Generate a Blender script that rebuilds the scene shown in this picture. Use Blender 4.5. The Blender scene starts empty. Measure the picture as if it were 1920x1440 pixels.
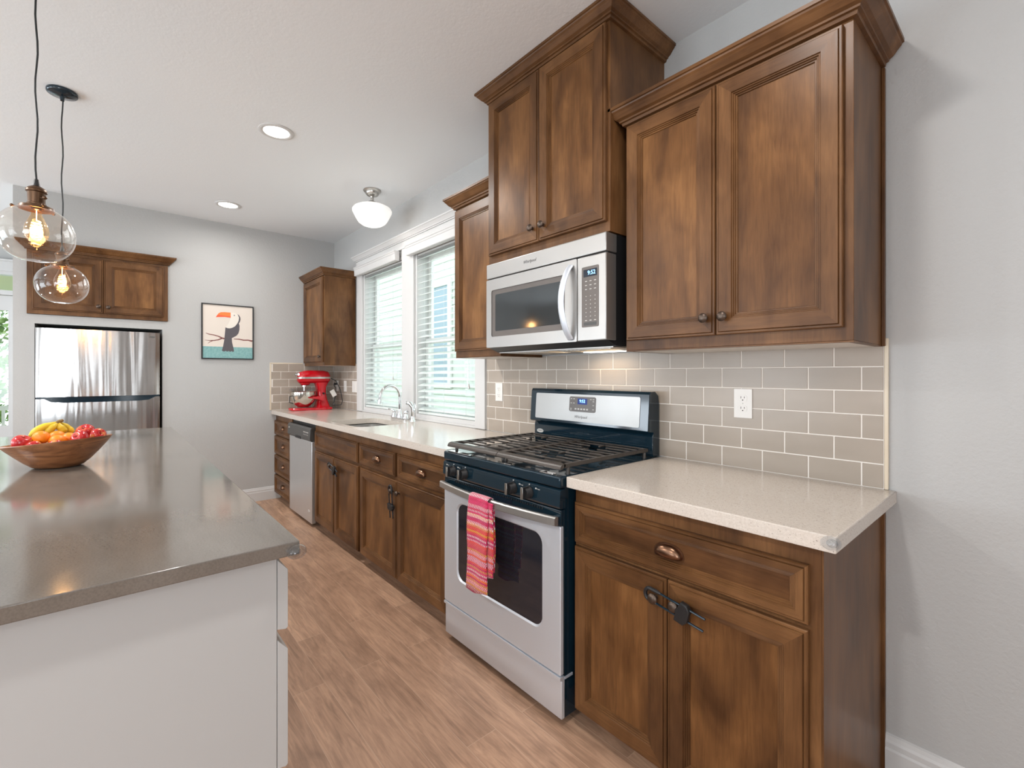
import bpy, bmesh, math, random
from mathutils import Vector, Matrix, Euler
R = math.radians
PI = math.pi
random.seed(7)
scn = bpy.context.scene
COL = scn.collection

# ------------------------------------------------------------------ camera
CAM_Y, CAM_Z = -1.8975, 1.2886
cd = bpy.data.cameras.new('camera')
cam = bpy.data.objects.new('camera', cd)
COL.objects.link(cam)
cam.location = (0, CAM_Y, CAM_Z)
cam.rotation_euler = (R(90), 0, R(49.181))
cd.sensor_width = 36
cd.lens = 870.07 / 1920 * 36
cd.shift_y = -18.9 / 1920
cd.clip_start = 0.02
scn.camera = cam

# ------------------------------------------------------------------ look, sky, light
scn.view_settings.view_transform = 'Standard'
scn.view_settings.look = 'None'
scn.view_settings.gamma = 1
scn.view_settings.use_curve_mapping = False
scn.view_settings.exposure = 0.08

w = bpy.data.worlds.new('sky')
scn.world = w
w.use_nodes = True
wn = w.node_tree
bg = wn.nodes['Background']
bg.inputs['Color'].default_value = (0.90, 0.95, 1.0, 1)
bg.inputs['Strength'].default_value = 2.5


def lamp(name, kind, loc, energy, color, rot=(0, 0, 0), **kw):
    l = bpy.data.lights.new(name, kind)
    l.energy = energy
    l.color = color
    for k, v in kw.items():
        setattr(l, k, v)
    o = bpy.data.objects.new(name, l)
    o.location = loc
    o.rotation_euler = rot
    COL.objects.link(o)
    return o


# added fill, tilted up, at unseen windows of the open dining side (y = -6) and of the end wall (x = 3.4)
for wx, e in ((-5.6, 110), (-3.0, 84), (-0.4, 44)):
    lamp('window_daylight', 'AREA', (wx, -6.12, 1.2), e, (0.79, 0.90, 1.0), (R(150), 0, 0),
         shape='RECTANGLE', size=1.9, size_y=2.0)
lamp('window_daylight', 'AREA', (3.52, -4.5, 1.35), 104, (0.84, 0.92, 1.0), (R(128), 0, R(90)),
     shape='RECTANGLE', size=1.7, size_y=2.0)
for wy in (-2.93, -1.62):  # narrow unseen lights, added for bright strips in the fridge reflection
    lamp('window_daylight', 'AREA', (3.50, wy, 1.5), 1.6, (0.90, 0.96, 1.0), (R(90), 0, R(90)),
         shape='RECTANGLE', size=.22, size_y=1.8)
# daylight through the two windows over the sink
lamp('window_daylight', 'AREA', (-3.5, 0.42, 1.75), 7, (0.86, 0.95, 1.0), (R(-90), 0, 0),
     shape='RECTANGLE', size=1.9, size_y=1.5)
CANS = [(-3.06, -1.14), (-4.66, -1.13), (-0.58, -1.14), (-3.0, -3.6), (-0.6, -3.6), (1.6, -1.2), (1.6, -3.6)]  # dining-side and end-wall ones are unseen, added only as lights
for (x, y), e in zip(CANS, (20, 6.5, 10, 44, 32, 2, 12)):
    lamp('downlight', 'AREA', (x, y, 2.742), e, (1.0, 0.97, 0.94), (0, 0, 0), shape='DISK', size=0.15, spread=R(172))


# ------------------------------------------------------------------ materials
class N:
    def __init__(s, name):
        s.m = bpy.data.materials.new(name)
        s.m.use_nodes = True
        s.t = s.m.node_tree
        s.t.nodes.clear()
        s.out = s.n('ShaderNodeOutputMaterial')

    def n(s, typ, ins=None, **kw):
        x = s.t.nodes.new(typ)
        for k, v in kw.items():
            setattr(x, k, v)
        for k, v in (ins or {}).items():
            s.i(x, k, v)
        return x

    def i(s, x, k, v):
        sock = x.inputs[k]
        if hasattr(v, 'is_output') or isinstance(v, bpy.types.NodeSocket):
            s.t.links.new(v, sock)
        else:
            if isinstance(v, tuple) and len(v) == 3 and sock.type == 'RGBA':
                v = (*v, 1)
            sock.default_value = v

    def obj(s, scale=(1, 1, 1), rnd=0.0, rot=(0, 0, 0)):
        tc = s.n('ShaderNodeTexCoord').outputs['Object']
        if rnd:
            oi = s.n('ShaderNodeObjectInfo').outputs['Random']
            mu = s.n('ShaderNodeMath', {0: oi, 1: rnd}, operation='MULTIPLY').outputs[0]
            cx = s.n('ShaderNodeCombineXYZ', {0: mu, 1: mu, 2: mu}).outputs[0]
            tc = s.n('ShaderNodeVectorMath', {0: tc, 1: cx}, operation='ADD').outputs[0]
        return s.n('ShaderNodeMapping', {'Vector': tc, 'Scale': scale, 'Rotation': rot}).outputs[0]

    def noise(s, vec, scale, detail=4, rough=0.55, dist=0.0):
        return s.n('ShaderNodeTexNoise', {'Vector': vec, 'Scale': scale, 'Detail': detail, 'Roughness': rough, 'Distortion': dist}).outputs['Fac']

    def ramp(s, fac, stops, interp='LINEAR'):
        r = s.n('ShaderNodeValToRGB', {0: fac})
        r.color_ramp.interpolation = interp
        e = r.color_ramp.elements
        while len(e) < len(stops):
            e.new(0.5)
        for el, (p, c) in zip(e, stops):
            el.position = p
            el.color = (*c, 1) if len(c) == 3 else c
        return r.outputs[0]

    def mix(s, fac, a, b, blend='MIX'):
        x = s.n('ShaderNodeMix', data_type='RGBA', blend_type=blend)
        s.i(x, 0, fac)
        s.i(x, 6, a)
        s.i(x, 7, b)
        return x.outputs[2]

    def bump(s, h, strength, dist=0.002):
        return s.n('ShaderNodeBump', {'Height': h, 'Strength': strength, 'Distance': dist}).outputs[0]

    def pbr(s, **k):
        names = dict(color='Base Color', rough='Roughness', metal='Metallic', spec='Specular IOR Level', normal='Normal',
                     coat='Coat Weight', coatr='Coat Roughness', ecol='Emission Color', estr='Emission Strength',
                     trans='Transmission Weight', ior='IOR', alpha='Alpha', sss='Subsurface Weight', sheen='Sheen Weight', aniso='Anisotropic')
        p = s.n('ShaderNodeBsdfPrincipled')
        for a, v in k.items():
            s.i(p, names[a], v)
        s.t.links.new(p.outputs[0], s.out.inputs[0])
        return s.m


def plain(name, color, rough=0.5, metal=0.0, **k):
    return N(name).pbr(color=color, rough=rough, metal=metal, **k)


def glow(name, color, strength):
    return N(name).pbr(color=(0, 0, 0), ecol=color, estr=strength)


def wood(name, horiz=False, dark=(0.080, 0.036, 0.015), mid=(0.138, 0.063, 0.024), light=(0.205, 0.098, 0.039), rough=0.33):
    n = N(name)
    g = (2.2, 30, 30) if horiz else (30, 30, 2.2)
    b = (1.6, 5, 5) if horiz else (5, 5, 1.6)
    fine = n.noise(n.obj(g, 37), 4.0, 6, 0.65, 0.6)
    blot = n.noise(n.obj(b, 53), 1.1, 3, 0.5, 0.9)
    spot = n.noise(n.obj((7, 7, 4), 71), 1.4, 2, 0.5, 0.5)
    c = n.ramp(blot, [(0.30, dark), (0.50, mid), (0.72, light)])
    f = n.ramp(fine, [(0.25, (0.62, 0.60, 0.58)), (0.6, (1.06, 1.05, 1.03))])
    c = n.mix(0.75, c, f, 'MULTIPLY')
    sp = n.ramp(spot, [(0.30, (0.70, 0.66, 0.62)), (0.58, (1.05, 1.05, 1.05))])
    c = n.mix(0.8, c, sp, 'MULTIPLY')
    rg = n.ramp(fine, [(0, (rough - 0.05,) * 3), (1, (rough + 0.1,) * 3)])
    return n.pbr(color=c, rough=rg, normal=n.bump(fine, 0.12, 0.001), spec=0.24)


def stainless(name, vertical=True, base=(0.66, 0.665, 0.68), rough=0.36, wav=0.0, metal=0.80):
    n = N(name)
    br = n.noise(n.obj((700, 700, 3) if vertical else (3, 3, 900), 11), 1.0, 2)
    h = n.bump(br, 0.06, 0.0005)
    if wav:
        wv = n.noise(n.obj((6, 6, 0.35), 3), 1.35, 2, 0.5, 0.4)
        b2 = n.n('ShaderNodeBump', {'Height': wv, 'Strength': wav, 'Distance': 0.03, 'Normal': h})
        h = b2.outputs[0]
    sm = n.noise(n.obj((2, 2, 1.5), 9), 2.0, 3)
    rr = n.ramp(sm, [(0.2, (rough - 0.04,) * 3), (0.8, (rough + 0.05,) * 3)])
    return n.pbr(color=base, metal=metal, rough=rr, normal=h)


def thin_glass(name, tint=(1, 1, 1), rough=0.0, refl=1.0, seeds=0.0):
    n = N(name)
    kw = {}
    if seeds:
        v = n.noise(n.obj((1, 1, 1)), 26.0, 3, 0.6)
        kw['Normal'] = n.bump(v, seeds, 0.01)
    tr = n.n('ShaderNodeBsdfTransparent', {'Color': tint})
    gl = n.n('ShaderNodeBsdfGlossy', {'Color': (1, 1, 1), 'Roughness': rough, **kw})
    fc = n.n('ShaderNodeLayerWeight', kw).outputs['Facing']
    fr = n.n('ShaderNodeMath', {0: fc, 1: 4.0}, operation='POWER').outputs[0]
    fm = n.n('ShaderNodeMath', {0: fr, 1: 0.75 * refl, 2: 0.04 * refl}, operation='MULTIPLY_ADD', use_clamp=True).outputs[0]
    mx = n.n('ShaderNodeMixShader', {0: fm, 1: tr.outputs[0], 2: gl.outputs[0]})
    n.t.links.new(mx.outputs[0], n.out.inputs[0])
    return n.m


def quartz(name):
    n = N(name)
    a = n.noise(n.obj(), 230, 2, 0.7)
    b = n.noise(n.obj((1, 1, 1)), 190, 3, 0.7)
    c = n.ramp(b, [(0.25, (0.54, 0.475, 0.41)), (0.55, (0.63, 0.565, 0.50)), (0.8, (0.68, 0.625, 0.565))])
    s = n.ramp(a, [(0.30, (0.22, 0.19, 0.17)), (0.36, (1, 1, 1))])
    c = n.mix(0.85, c, s, 'MULTIPLY')
    return n.pbr(color=c, rough=0.13, spec=0.5)


def concrete_quartz(name):
    n = N(name)
    b = n.noise(n.obj((1, 3, 1)), 2.6, 5, 0.6, 0.5)
    f = n.noise(n.obj(), 260, 2, 0.6)
    c = n.ramp(b, [(0.3, (0.148, 0.130, 0.112)), (0.7, (0.190, 0.168, 0.147))])
    c = n.mix(0.35, c, n.ramp(f, [(0.3, (0.6, 0.6, 0.6)), (0.6, (1.1, 1.1, 1.1))]), 'MULTIPLY')
    rr = n.ramp(b, [(0.3, (0.09,) * 3), (0.7, (0.14,) * 3)])
    return n.pbr(color=c, rough=rr, spec=1.0)


def floor_mat():
    n = N('floor_planks')
    v = n.obj((1, 1, 1))
    br = n.n('ShaderNodeTexBrick', {'Vector': v, 'Color1': (0.0, 0.0, 0.0), 'Color2': (1, 1, 1), 'Mortar': (0.5, 0.5, 0.5), 'Scale': 1.0,
                                    'Mortar Size': 0.0012, 'Mortar Smooth': 0.2, 'Bias': 0.0, 'Brick Width': 1.05, 'Row Height': 0.127})
    br.offset = 0.37
    br.offset_frequency = 2
    tone = br.outputs['Color']
    sh = n.n('ShaderNodeVectorMath', {0: tone, 1: (7.3, 3.1, 5.7)}, operation='MULTIPLY').outputs[0]
    va = n.n('ShaderNodeVectorMath', {0: v, 1: sh}, operation='ADD').outputs[0]
    mp = n.n('ShaderNodeMapping', {'Vector': va, 'Scale': (2.0, 22, 1)}).outputs[0]
    grain = n.noise(mp, 2.4, 7, 0.66, 1.2)
    bl = n.noise(n.n('ShaderNodeMapping', {'Vector': va, 'Scale': (1.6, 4.5, 1)}).outputs[0], 1.5, 4, 0.6, 0.8)
    c = n.ramp(bl, [(0.28, (0.38, 0.232, 0.152)), (0.52, (0.52, 0.325, 0.217)), (0.75, (0.62, 0.395, 0.265))])
    c = n.mix(0.8, c, n.ramp(grain, [(0.28, (0.56, 0.53, 0.52)), (0.62, (1.12, 1.11, 1.10))]), 'MULTIPLY')
    c = n.mix(0.6, c, n.ramp(tone, [(0, (0.80, 0.78, 0.77)), (1, (1.12, 1.11, 1.10))]), 'MULTIPLY')
    c = n.mix(br.outputs['Fac'], c, n.mix(0.55, c, (0.66, 0.46, 0.33)))  # seams lightened: bevel highlights painted into the colour
    inv = n.n('ShaderNodeMath', {0: 1.0, 1: br.outputs['Fac']}, operation='SUBTRACT').outputs[0]
    h = n.n('ShaderNodeMath', {0: inv, 1: n.n('ShaderNodeMath', {0: grain, 1: 0.12}, operation='MULTIPLY').outputs[0]}, operation='ADD').outputs[0]
    return n.pbr(color=c, rough=n.ramp(grain, [(0, (0.36,) * 3), (1, (0.50,) * 3)]), normal=n.bump(h, 0.35, 0.002), spec=0.4)


def paint(name, color, bump=0.25, rough=0.65, scale=95):
    n = N(name)
    h = n.noise(n.obj(), scale, 3, 0.6)
    return n.pbr(color=color, rough=rough, normal=n.bump(h, bump, 0.004), spec=0.25)


def towel_mat():
    n = N('woven_towel')
    tc = n.n('ShaderNodeTexCoord').outputs['Object']
    sx = n.n('ShaderNodeSeparateXYZ', {0: tc})

    def m(op, a, b=0.0):
        return n.n('ShaderNodeMath', {0: a, 1: b}, operation=op).outputs[0]
    row = m('FLOOR', m('MULTIPLY', sx.outputs[2], 128.0))
    wn_ = n.n('ShaderNodeTexWhiteNoise', {'W': row}, noise_dimensions='1D').outputs['Value']
    big = n.noise(n.n('ShaderNodeCombineXYZ', {2: m('MULTIPLY', row, 0.11)}).outputs[0], 2.2, 1)
    base = n.ramp(wn_, [(0, (0.66, 0.012, 0.10)), (0.30, (0.74, 0.028, 0.14)), (0.52, (0.80, 0.06, 0.05)), (0.66, (0.84, 0.16, 0.03)), (0.78, (0.60, 0.02, 0.13)), (0.92, (0.80, 0.30, 0.03)), (0.965, (0.33, 0.09, 0.24))], 'CONSTANT')
    base = n.mix(n.ramp(big, [(0.5, (0, 0, 0)), (0.66, (0.55, 0.55, 0.55))]), base, (0.85, 0.15, 0.025))
    colu = m('MULTIPLY', m('ADD', sx.outputs[0], m('MULTIPLY', row, 0.00293)), 105.0)
    dash = m('GREATER_THAN', m('FRACT', colu), 0.52)
    rsel = n.n('ShaderNodeTexWhiteNoise', {'W': m('ADD', row, 33.3)}, noise_dimensions='1D').outputs['Value']
    on = m('MULTIPLY', dash, m('GREATER_THAN', rsel, 0.40))
    dc = n.ramp(rsel, [(0.0, (0.8, 0.8, 0.8)), (0.40, (0.85, 0.55, 0.58)), (0.72, (0.82, 0.48, 0.05)), (0.86, (0.42, 0.36, 0.42)), (0.93, (0.9, 0.75, 0.72))], 'CONSTANT')
    c = n.mix(on, base, dc)
    hh = m('MULTIPLY', m('SINE', m('MULTIPLY', sx.outputs[2], 128 * 2 * PI)), m('SINE', m('MULTIPLY', sx.outputs[0], 105 * 2 * PI)))
    return n.pbr(color=c, rough=0.9, normal=n.bump(hh, 0.6, 0.003), sheen=0.2)


M = {}
M['wall'] = paint('wall_paint', (0.470, 0.466, 0.456), 0.45, 0.65, 75)
M['ceiling'] = paint('ceiling_paint', (0.805, 0.82, 0.83), 0.18, 0.8, 60)
M['white'] = plain('white_trim_paint', (0.63, 0.622, 0.61), 0.4)
M['island_white'] = plain('island_white_paint', (0.50, 0.498, 0.489), 0.38)
M['floor'] = floor_mat()
M['wood_v'] = wood('stained_wood_upright')
M['wood_h'] = wood('stained_wood_level', True)
M['panel_v'] = wood('stained_wood_panel', False, (0.086, 0.037, 0.0135), (0.160, 0.071, 0.0245), (0.252, 0.118, 0.042))
M['panel_h'] = wood('stained_wood_drawer_panel', True, (0.060, 0.026, 0.010), (0.125, 0.055, 0.021), (0.210, 0.098, 0.036))
M['melamine'] = plain('pale_underside', (0.72, 0.69, 0.65), 0.5)
M['quartz'] = quartz('speckled_quartz')
M['concrete'] = concrete_quartz('grey_quartz')
M['tile'] = N('greige_glazed_tile')
_n = M['tile']
_v = _n.noise(_n.obj((1, 1, 3)), 3.0, 2)
M['tile'] = _n.pbr(color=_n.ramp(_v, [(0.3, (0.365, 0.308, 0.252)), (0.7, (0.41, 0.347, 0.287))]), rough=0.26, spec=0.38,
                   normal=_n.bump(_n.noise(_n.obj((1, 1, 1)), 16.0, 2), 0.05, 0.004))
M['grout'] = plain('pale_grout', (0.78, 0.73, 0.67), 0.85)
M['edge_tile'] = plain('cream_edge_tile', (0.70, 0.60, 0.46), 0.2)
M['steel'] = stainless('brushed_steel', False, (0.43, 0.42, 0.405), 0.38, 0, .85)
M['steel_v'] = stainless('range_steel', True, (0.70, 0.745, 0.81), 0.46, 0, .60)
M['fridge_steel'] = stainless('fridge_steel', True, (0.66, 0.65, 0.64), 0.16, 0.30, 1.0)
M['dw_steel'] = stainless('dishwasher_steel', True, (0.62, 0.62, 0.62), 0.34, 0.08, .75)
M['chrome'] = plain('polished_chrome', (0.80, 0.81, 0.82), 0.06, 1.0)
M['nickel'] = plain('brushed_nickel', (0.52, 0.50, 0.47), 0.28, 1.0)
M['black_gloss'] = plain('black_enamel', (0.006, 0.019, 0.030), 0.08, 0, spec=0.6)  # blue window reflection is tinted into the base colour
M['black_matte'] = plain('black_plastic', (0.012, 0.012, 0.013), 0.45)
M['charcoal'] = plain('charcoal_plastic', (0.055, 0.053, 0.05), 0.32)
M['dark_metal'] = plain('dark_bronze', (0.045, 0.032, 0.026), 0.32, 0.8)
M['copper'] = plain('rubbed_copper', (0.21, 0.118, 0.074), 0.30, 1.0)
M['knob_metal'] = plain('pewter_bronze', (0.105, 0.078, 0.062), 0.38, 0.85)
M['iron'] = plain('cast_iron_grate', (0.060, 0.050, 0.043), 0.36, 0.2)
M['brown_panel'] = plain('brown_grey_panel', (0.13, 0.112, 0.10), 0.3)
M['oven_glass'] = plain('dark_oven_glass', (0.018, 0.019, 0.026), 0.05, 0, spec=0.6)
M['mw_glass'] = plain('dark_microwave_glass', (0.030, 0.032, 0.032), 0.08, 0, spec=0.55)
M['screen'] = plain('display_black', (0.006, 0.009, 0.02), 0.08)
M['digit'] = glow('display_digits', (0.22, 0.52, 1.0), 4.0)
M['display_blue'] = glow('display_backlight', (0.01, 0.035, 0.22), 1.0)
M['mark'] = plain('pale_print', (0.55, 0.53, 0.5), 0.5)
M['dark_mark'] = plain('dark_print', (0.09, 0.085, 0.08), 0.4)
M['plate'] = plain('outlet_plate', (0.78, 0.75, 0.71), 0.35)
M['slot'] = plain('outlet_slot', (0.05, 0.04, 0.035), 0.5)
M['blind'] = N('blind_vinyl').pbr(color=(0.70, 0.745, 0.72), rough=0.4)
M['red'] = plain('red_enamel', (0.52, 0.004, 0.012), 0.12, 0, spec=0.6)
M['bowl_steel'] = plain('polished_steel', (0.70, 0.66, 0.60), 0.10, 1.0)
M['clear'] = thin_glass('clear_bumper', (0.86, 0.88, 0.9), 0.05, 1.0)
M['clear_plastic'] = thin_glass('clear_plastic', (0.88, 0.89, 0.90), 0.08, 1.0)
M['globe'] = thin_glass('pendant_glass', (0.97, 0.93, 0.89), 0.02, 1.3, 0.10)
M['bulb_glass'] = thin_glass('bulb_glass', (1.0, 0.86, 0.66), 0.0, 0.9)
M['pane'] = thin_glass('window_pane', (0.95, 0.985, 0.98), 0.0, 0.7)
M['filament'] = glow('filament', (1.0, 0.60, 0.24), 42.0)
M['lamp_white'] = glow('downlight_lens', (1.0, 0.94, 0.86), 5.0)
M['opal'] = N('opal_glass').pbr(color=(0.80, 0.79, 0.77), rough=0.25, ecol=(1, 0.975, 0.93), estr=0.5)
M['towel'] = towel_mat()
M['cable'] = plain('black_cable', (0.010, 0.012, 0.013), 0.5)
M['socket'] = plain('bronze_socket', (0.115, 0.062, 0.033), 0.35, 0.7)
_n = N('teak_bowl')
_g = _n.noise(_n.obj((3, 3, 16)), 1.6, 5, 0.6, 2.2)
_k = _n.noise(_n.obj((3, 3, 5)), 2.6, 3, 0.5, 1.5)
M['bowl_wood'] = _n.pbr(color=_n.mix(0.85, _n.ramp(_g, [(0.25, (0.10, 0.036, 0.014)), (0.5, (0.27, 0.105, 0.040)), (0.75, (0.42, 0.185, 0.075))]),
                        _n.ramp(_k, [(0.25, (0.35, 0.28, 0.25)), (0.45, (1.05, 1.05, 1.05))]), 'MULTIPLY'), rough=0.35)
_n = N('orange_peel')
M['orange'] = _n.pbr(color=(0.88, 0.25, 0.012), rough=0.38, normal=_n.bump(_n.noise(_n.obj(), 260, 2), 0.3, 0.002), sss=0.0)
_n = N('apple_skin')
_a = _n.noise(_n.obj((26, 26, 6), 9), 1.3, 4, 0.6)
M['apple'] = _n.pbr(color=_n.ramp(_a, [(0.3, (0.36, 0.006, 0.012)), (0.52, (0.50, 0.025, 0.025)), (0.70, (0.74, 0.36, 0.11))]), rough=0.22)
_n = N('banana_peel')
_a = _n.noise(_n.obj((8, 8, 8), 5), 1.5, 3)
M['banana'] = _n.pbr(color=_n.ramp(_a, [(0.3, (0.48, 0.36, 0.02)), (0.6, (0.80, 0.55, 0.03))]), rough=0.4)
M['banana_stem'] = plain('banana_stem', (0.20, 0.12, 0.03), 0.6)
M['paper'] = plain('print_paper', (0.74, 0.66, 0.585), 0.6)
M['art_orange'] = N('print_orange')
_n = M['art_orange']
_z = _n.n('ShaderNodeSeparateXYZ', {0: _n.n('ShaderNodeTexCoord').outputs['Generated']}).outputs[2]
M['art_orange'] = plain('print_beak', (0.86, 0.22, 0.05), 0.6)
M['art_orange2'] = plain('print_beak_edge', (0.85, 0.12, 0.05), 0.6)
M['art_cream'] = plain('print_breast', (0.80, 0.74, 0.66), 0.6)
M['art_grey'] = plain('print_body', (0.095, 0.085, 0.095), 0.6)
M['art_branch'] = plain('print_branch', (0.22, 0.075, 0.065), 0.6)
_n = N('print_sea')
M['art_teal'] = _n.pbr(color=_n.ramp(_n.noise(_n.obj(), 60, 3), [(0.3, (0.17, 0.36, 0.36)), (0.7, (0.27, 0.47, 0.46))]), rough=0.6)
_n = N('siding')
_z = _n.n('ShaderNodeSeparateXYZ', {0: _n.n('ShaderNodeTexCoord').outputs['Object']}).outputs[2]
M['siding'] = plain('pale_siding', (0.72, 0.77, 0.71), 0.6)
M['siding_blue'] = plain('blue_grey_siding', (0.36, 0.47, 0.56), 0.6)
M['ext_white'] = plain('exterior_white', (0.85, 0.85, 0.82), 0.5)
M['ext_cream'] = plain('soffit_cream', (0.78, 0.74, 0.50), 0.6)
_n = N('leaf_green')
_a = _n.n('ShaderNodeObjectInfo').outputs['Random']
_b = _n.noise(_n.obj(), 3.0, 2)
M['leaf'] = _n.pbr(color=_n.ramp(_b, [(0.3, (0.09, 0.20, 0.04)), (0.5, (0.26, 0.42, 0.10)), (0.7, (0.52, 0.64, 0.26))]), rough=0.5)
M['bark'] = plain('bark', (0.12, 0.08, 0.05), 0.8)
M['lawn'] = plain('lawn_green', (0.14, 0.24, 0.06), 0.9)
M['rubber'] = plain('black_rubber', (0.01, 0.01, 0.01), 0.6)
M['burner'] = plain('burner_cap', (0.02, 0.02, 0.02), 0.5)


# ------------------------------------------------------------------ mesh helpers
class B:
    """Collects shapes of one mesh; coordinates are world unless a frame matrix is given."""

    def __init__(s, frame=None):
        s.bm = bmesh.new()
        s.f = frame or Matrix.Identity(4)
        s.mi = 0
        s.sm = False

    def v(s, p):
        return s.bm.verts.new(s.f @ Vector(p))

    def face(s, vs, mi=None, smooth=None):
        try:
            f = s.bm.faces.new(vs)
        except ValueError:
            return None
        f.material_index = s.mi if mi is None else mi
        f.smooth = s.sm if smooth is None else smooth
        return f

    def box(s, x0, x1, y0, y1, z0, z1, bevel=0.0, seg=2, mi=None):
        P = [(x0, y0, z0), (x1, y0, z0), (x1, y1, z0), (x0, y1, z0), (x0, y0, z1), (x1, y0, z1), (x1, y1, z1), (x0, y1, z1)]
        vs = [s.v(p) for p in P]
        fs = [s.face([vs[i] for i in q], mi) for q in ((3, 2, 1, 0), (4, 5, 6, 7), (0, 1, 5, 4), (1, 2, 6, 5), (2, 3, 7, 6), (3, 0, 4, 7))]
        if bevel:
            es = list({e for f in fs for e in f.edges})
            r = bmesh.ops.bevel(s.bm, geom=es, offset=bevel, segments=seg, affect='EDGES', profile=0.5)
            for f in r['faces']:
                f.material_index = s.mi if mi is None else mi
                f.smooth = True
        return s

    def quad(s, pts, mi=None):
        s.face([s.v(p) for p in pts], mi)
        return s

    def lathe(s, prof, c=(0, 0, 0), seg=32, axis='z', mi=None, smooth=True, arc=None):
        """prof: (radius, height) pairs; the ends close on the axis when their radius is 0."""
        rings = []
        c = Vector(c)

        def pt(r, h, a):
            x, y = r * math.cos(a), r * math.sin(a)
            if axis == 'z':
                return c + Vector((x, y, h))
            if axis == 'y':
                return c + Vector((x, h, y))
            return c + Vector((h, x, y))
        for r, h in prof:
            if r < 1e-6:
                rings.append([s.v(pt(0, h, 0))])
            else:
                rings.append([s.v(pt(r, h, 2 * PI * k / seg)) for k in range(seg)])
        for a, b in zip(rings, rings[1:]):
            for k in range(seg):
                k2 = (k + 1) % seg
                if len(a) == 1 and len(b) == 1:
                    continue
                if len(a) == 1:
                    s.face([a[0], b[k], b[k2]], mi, smooth)
                elif len(b) == 1:
                    s.face([a[k], a[k2], b[0]], mi, smooth)
                else:
                    s.face([a[k], a[k2], b[k2], b[k]], mi, smooth)
        return s

    def cyl(s, p0, p1, r0, r1=None, seg=16, cap=True, mi=None, smooth=True):
        return s.tube([p0, p1], [r0, r0 if r1 is None else r1], seg, cap, mi, smooth)

    def tube(s, pts, r, seg=10, cap=True, mi=None, smooth=True, flat=1.0, up=None):
        pts = [Vector(p) for p in pts]
        rs = r if isinstance(r, (list, tuple)) else [r] * len(pts)
        rings = []
        prev = None
        for i, p in enumerate(pts):
            t = (pts[min(i + 1, len(pts) - 1)] - pts[max(i - 1, 0)]).normalized()
            if prev is None:
                u = Vector(up) if up else (Vector((0, 0, 1)) if abs(t.z) < 0.9 else Vector((1, 0, 0)))
                a = (u - t * u.dot(t)).normalized()
            else:
                a = (prev - t * prev.dot(t)).normalized()
            prev = a
            b = t.cross(a)
            rings.append([s.v(p + a * (rs[i] * flat * math.cos(2 * PI * k / seg)) + b * (rs[i] * math.sin(2 * PI * k / seg))) for k in range(seg)])
        for a, b in zip(rings, rings[1:]):
            for k in range(seg):
                k2 = (k + 1) % seg
                s.face([a[k], a[k2], b[k2], b[k]], mi, smooth)
        if cap:
            s.face(rings[0][::-1], mi, False)
            s.face(rings[-1], mi, False)
        return s

    def prism(s, poly, axis, a, b, mi=None, bevel=0.0, smooth=False):
        """poly in the plane normal to axis: x -> (y,z), y -> (x,z), z -> (x,y); extruded from a to b."""
        def P(q, h):
            return {'x': (h, q[0], q[1]), 'y': (q[0], h, q[1]), 'z': (q[0], q[1], h)}[axis]
        A = [s.v(P(q, a)) for q in poly]
        Bv = [s.v(P(q, b)) for q in poly]
        n = len(poly)
        fs = [s.face(A[::-1], mi, False), s.face(Bv, mi, False)]
        for k in range(n):
            fs.append(s.face([A[k], A[(k + 1) % n], Bv[(k + 1) % n], Bv[k]], mi, smooth))
        if bevel:
            es = list({e for f in fs[:2] if f for e in f.edges})
            r = bmesh.ops.bevel(s.bm, geom=es, offset=bevel, segments=2, affect='EDGES', profile=0.5)
            for f in r['faces']:
                f.material_index = s.mi if mi is None else mi
                f.smooth = True
        return s

    def ball(s, c, r, seg=20, rings=12, mi=None):
        rx, ry, rz = r if isinstance(r, (tuple, list)) else (r, r, r)
        rows = []
        for j in range(rings + 1):
            th = PI * j / rings
            n = 1 if j in (0, rings) else seg
            rows.append([s.v((c[0] + rx * math.sin(th) * math.cos(2 * PI * k / seg), c[1] + ry * math.sin(th) * math.sin(2 * PI * k / seg), c[2] - rz * math.cos(th))) for k in range(n)])
        for a, b in zip(rows, rows[1:]):
            for k in range(seg):
                k2 = (k + 1) % seg
                if len(a) == 1:
                    s.face([a[0], b[k2], b[k]], mi, True)
                elif len(b) == 1:
                    s.face([a[k], a[k2], b[0]], mi, True)
                else:
                    s.face([a[k], a[k2], b[k2], b[k]], mi, True)
        return s

    def rings(s, u0, u1, v0, v1, prof, mv=0, mh=1, mcap=0, cap=True, back=True):
        """Nested rectangles in the frame's u-v plane, prof = (inset, out); mitred frame with a stepped profile."""
        loops = []
        for ins, out in prof:
            loops.append([s.v(p) for p in ((u0 + ins, v0 + ins, out), (u1 - ins, v0 + ins, out), (u1 - ins, v1 - ins, out), (u0 + ins, v1 - ins, out))])
        for a, b in zip(loops, loops[1:]):
            for k in range(4):
                k2 = (k + 1) % 4
                s.face([a[k], a[k2], b[k2], b[k]], mh if k in (0, 2) else mv, False)
        if cap:
            s.face(loops[-1], mcap)
        if back:
            s.face(loops[0][::-1], mv)
        return s


def rrect(x0, x1, z0, z1, r, n=5):
    out = []
    for cx, cz, a0 in ((x1 - r, z1 - r, 0), (x0 + r, z1 - r, 90), (x0 + r, z0 + r, 180), (x1 - r, z0 + r, 270)):
        for k in range(n + 1):
            a = R(a0 + 90 * k / n)
            out.append((cx + r * math.cos(a), cz + r * math.sin(a)))
    return out


WL = {}


def link(o, loc, parent):
    COL.objects.link(o)
    loc = Vector(loc)
    if parent is not None:
        o.parent = parent
        o.location = loc - WL[parent.name]
    else:
        o.location = loc
    WL[o.name] = loc
    return o


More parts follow.
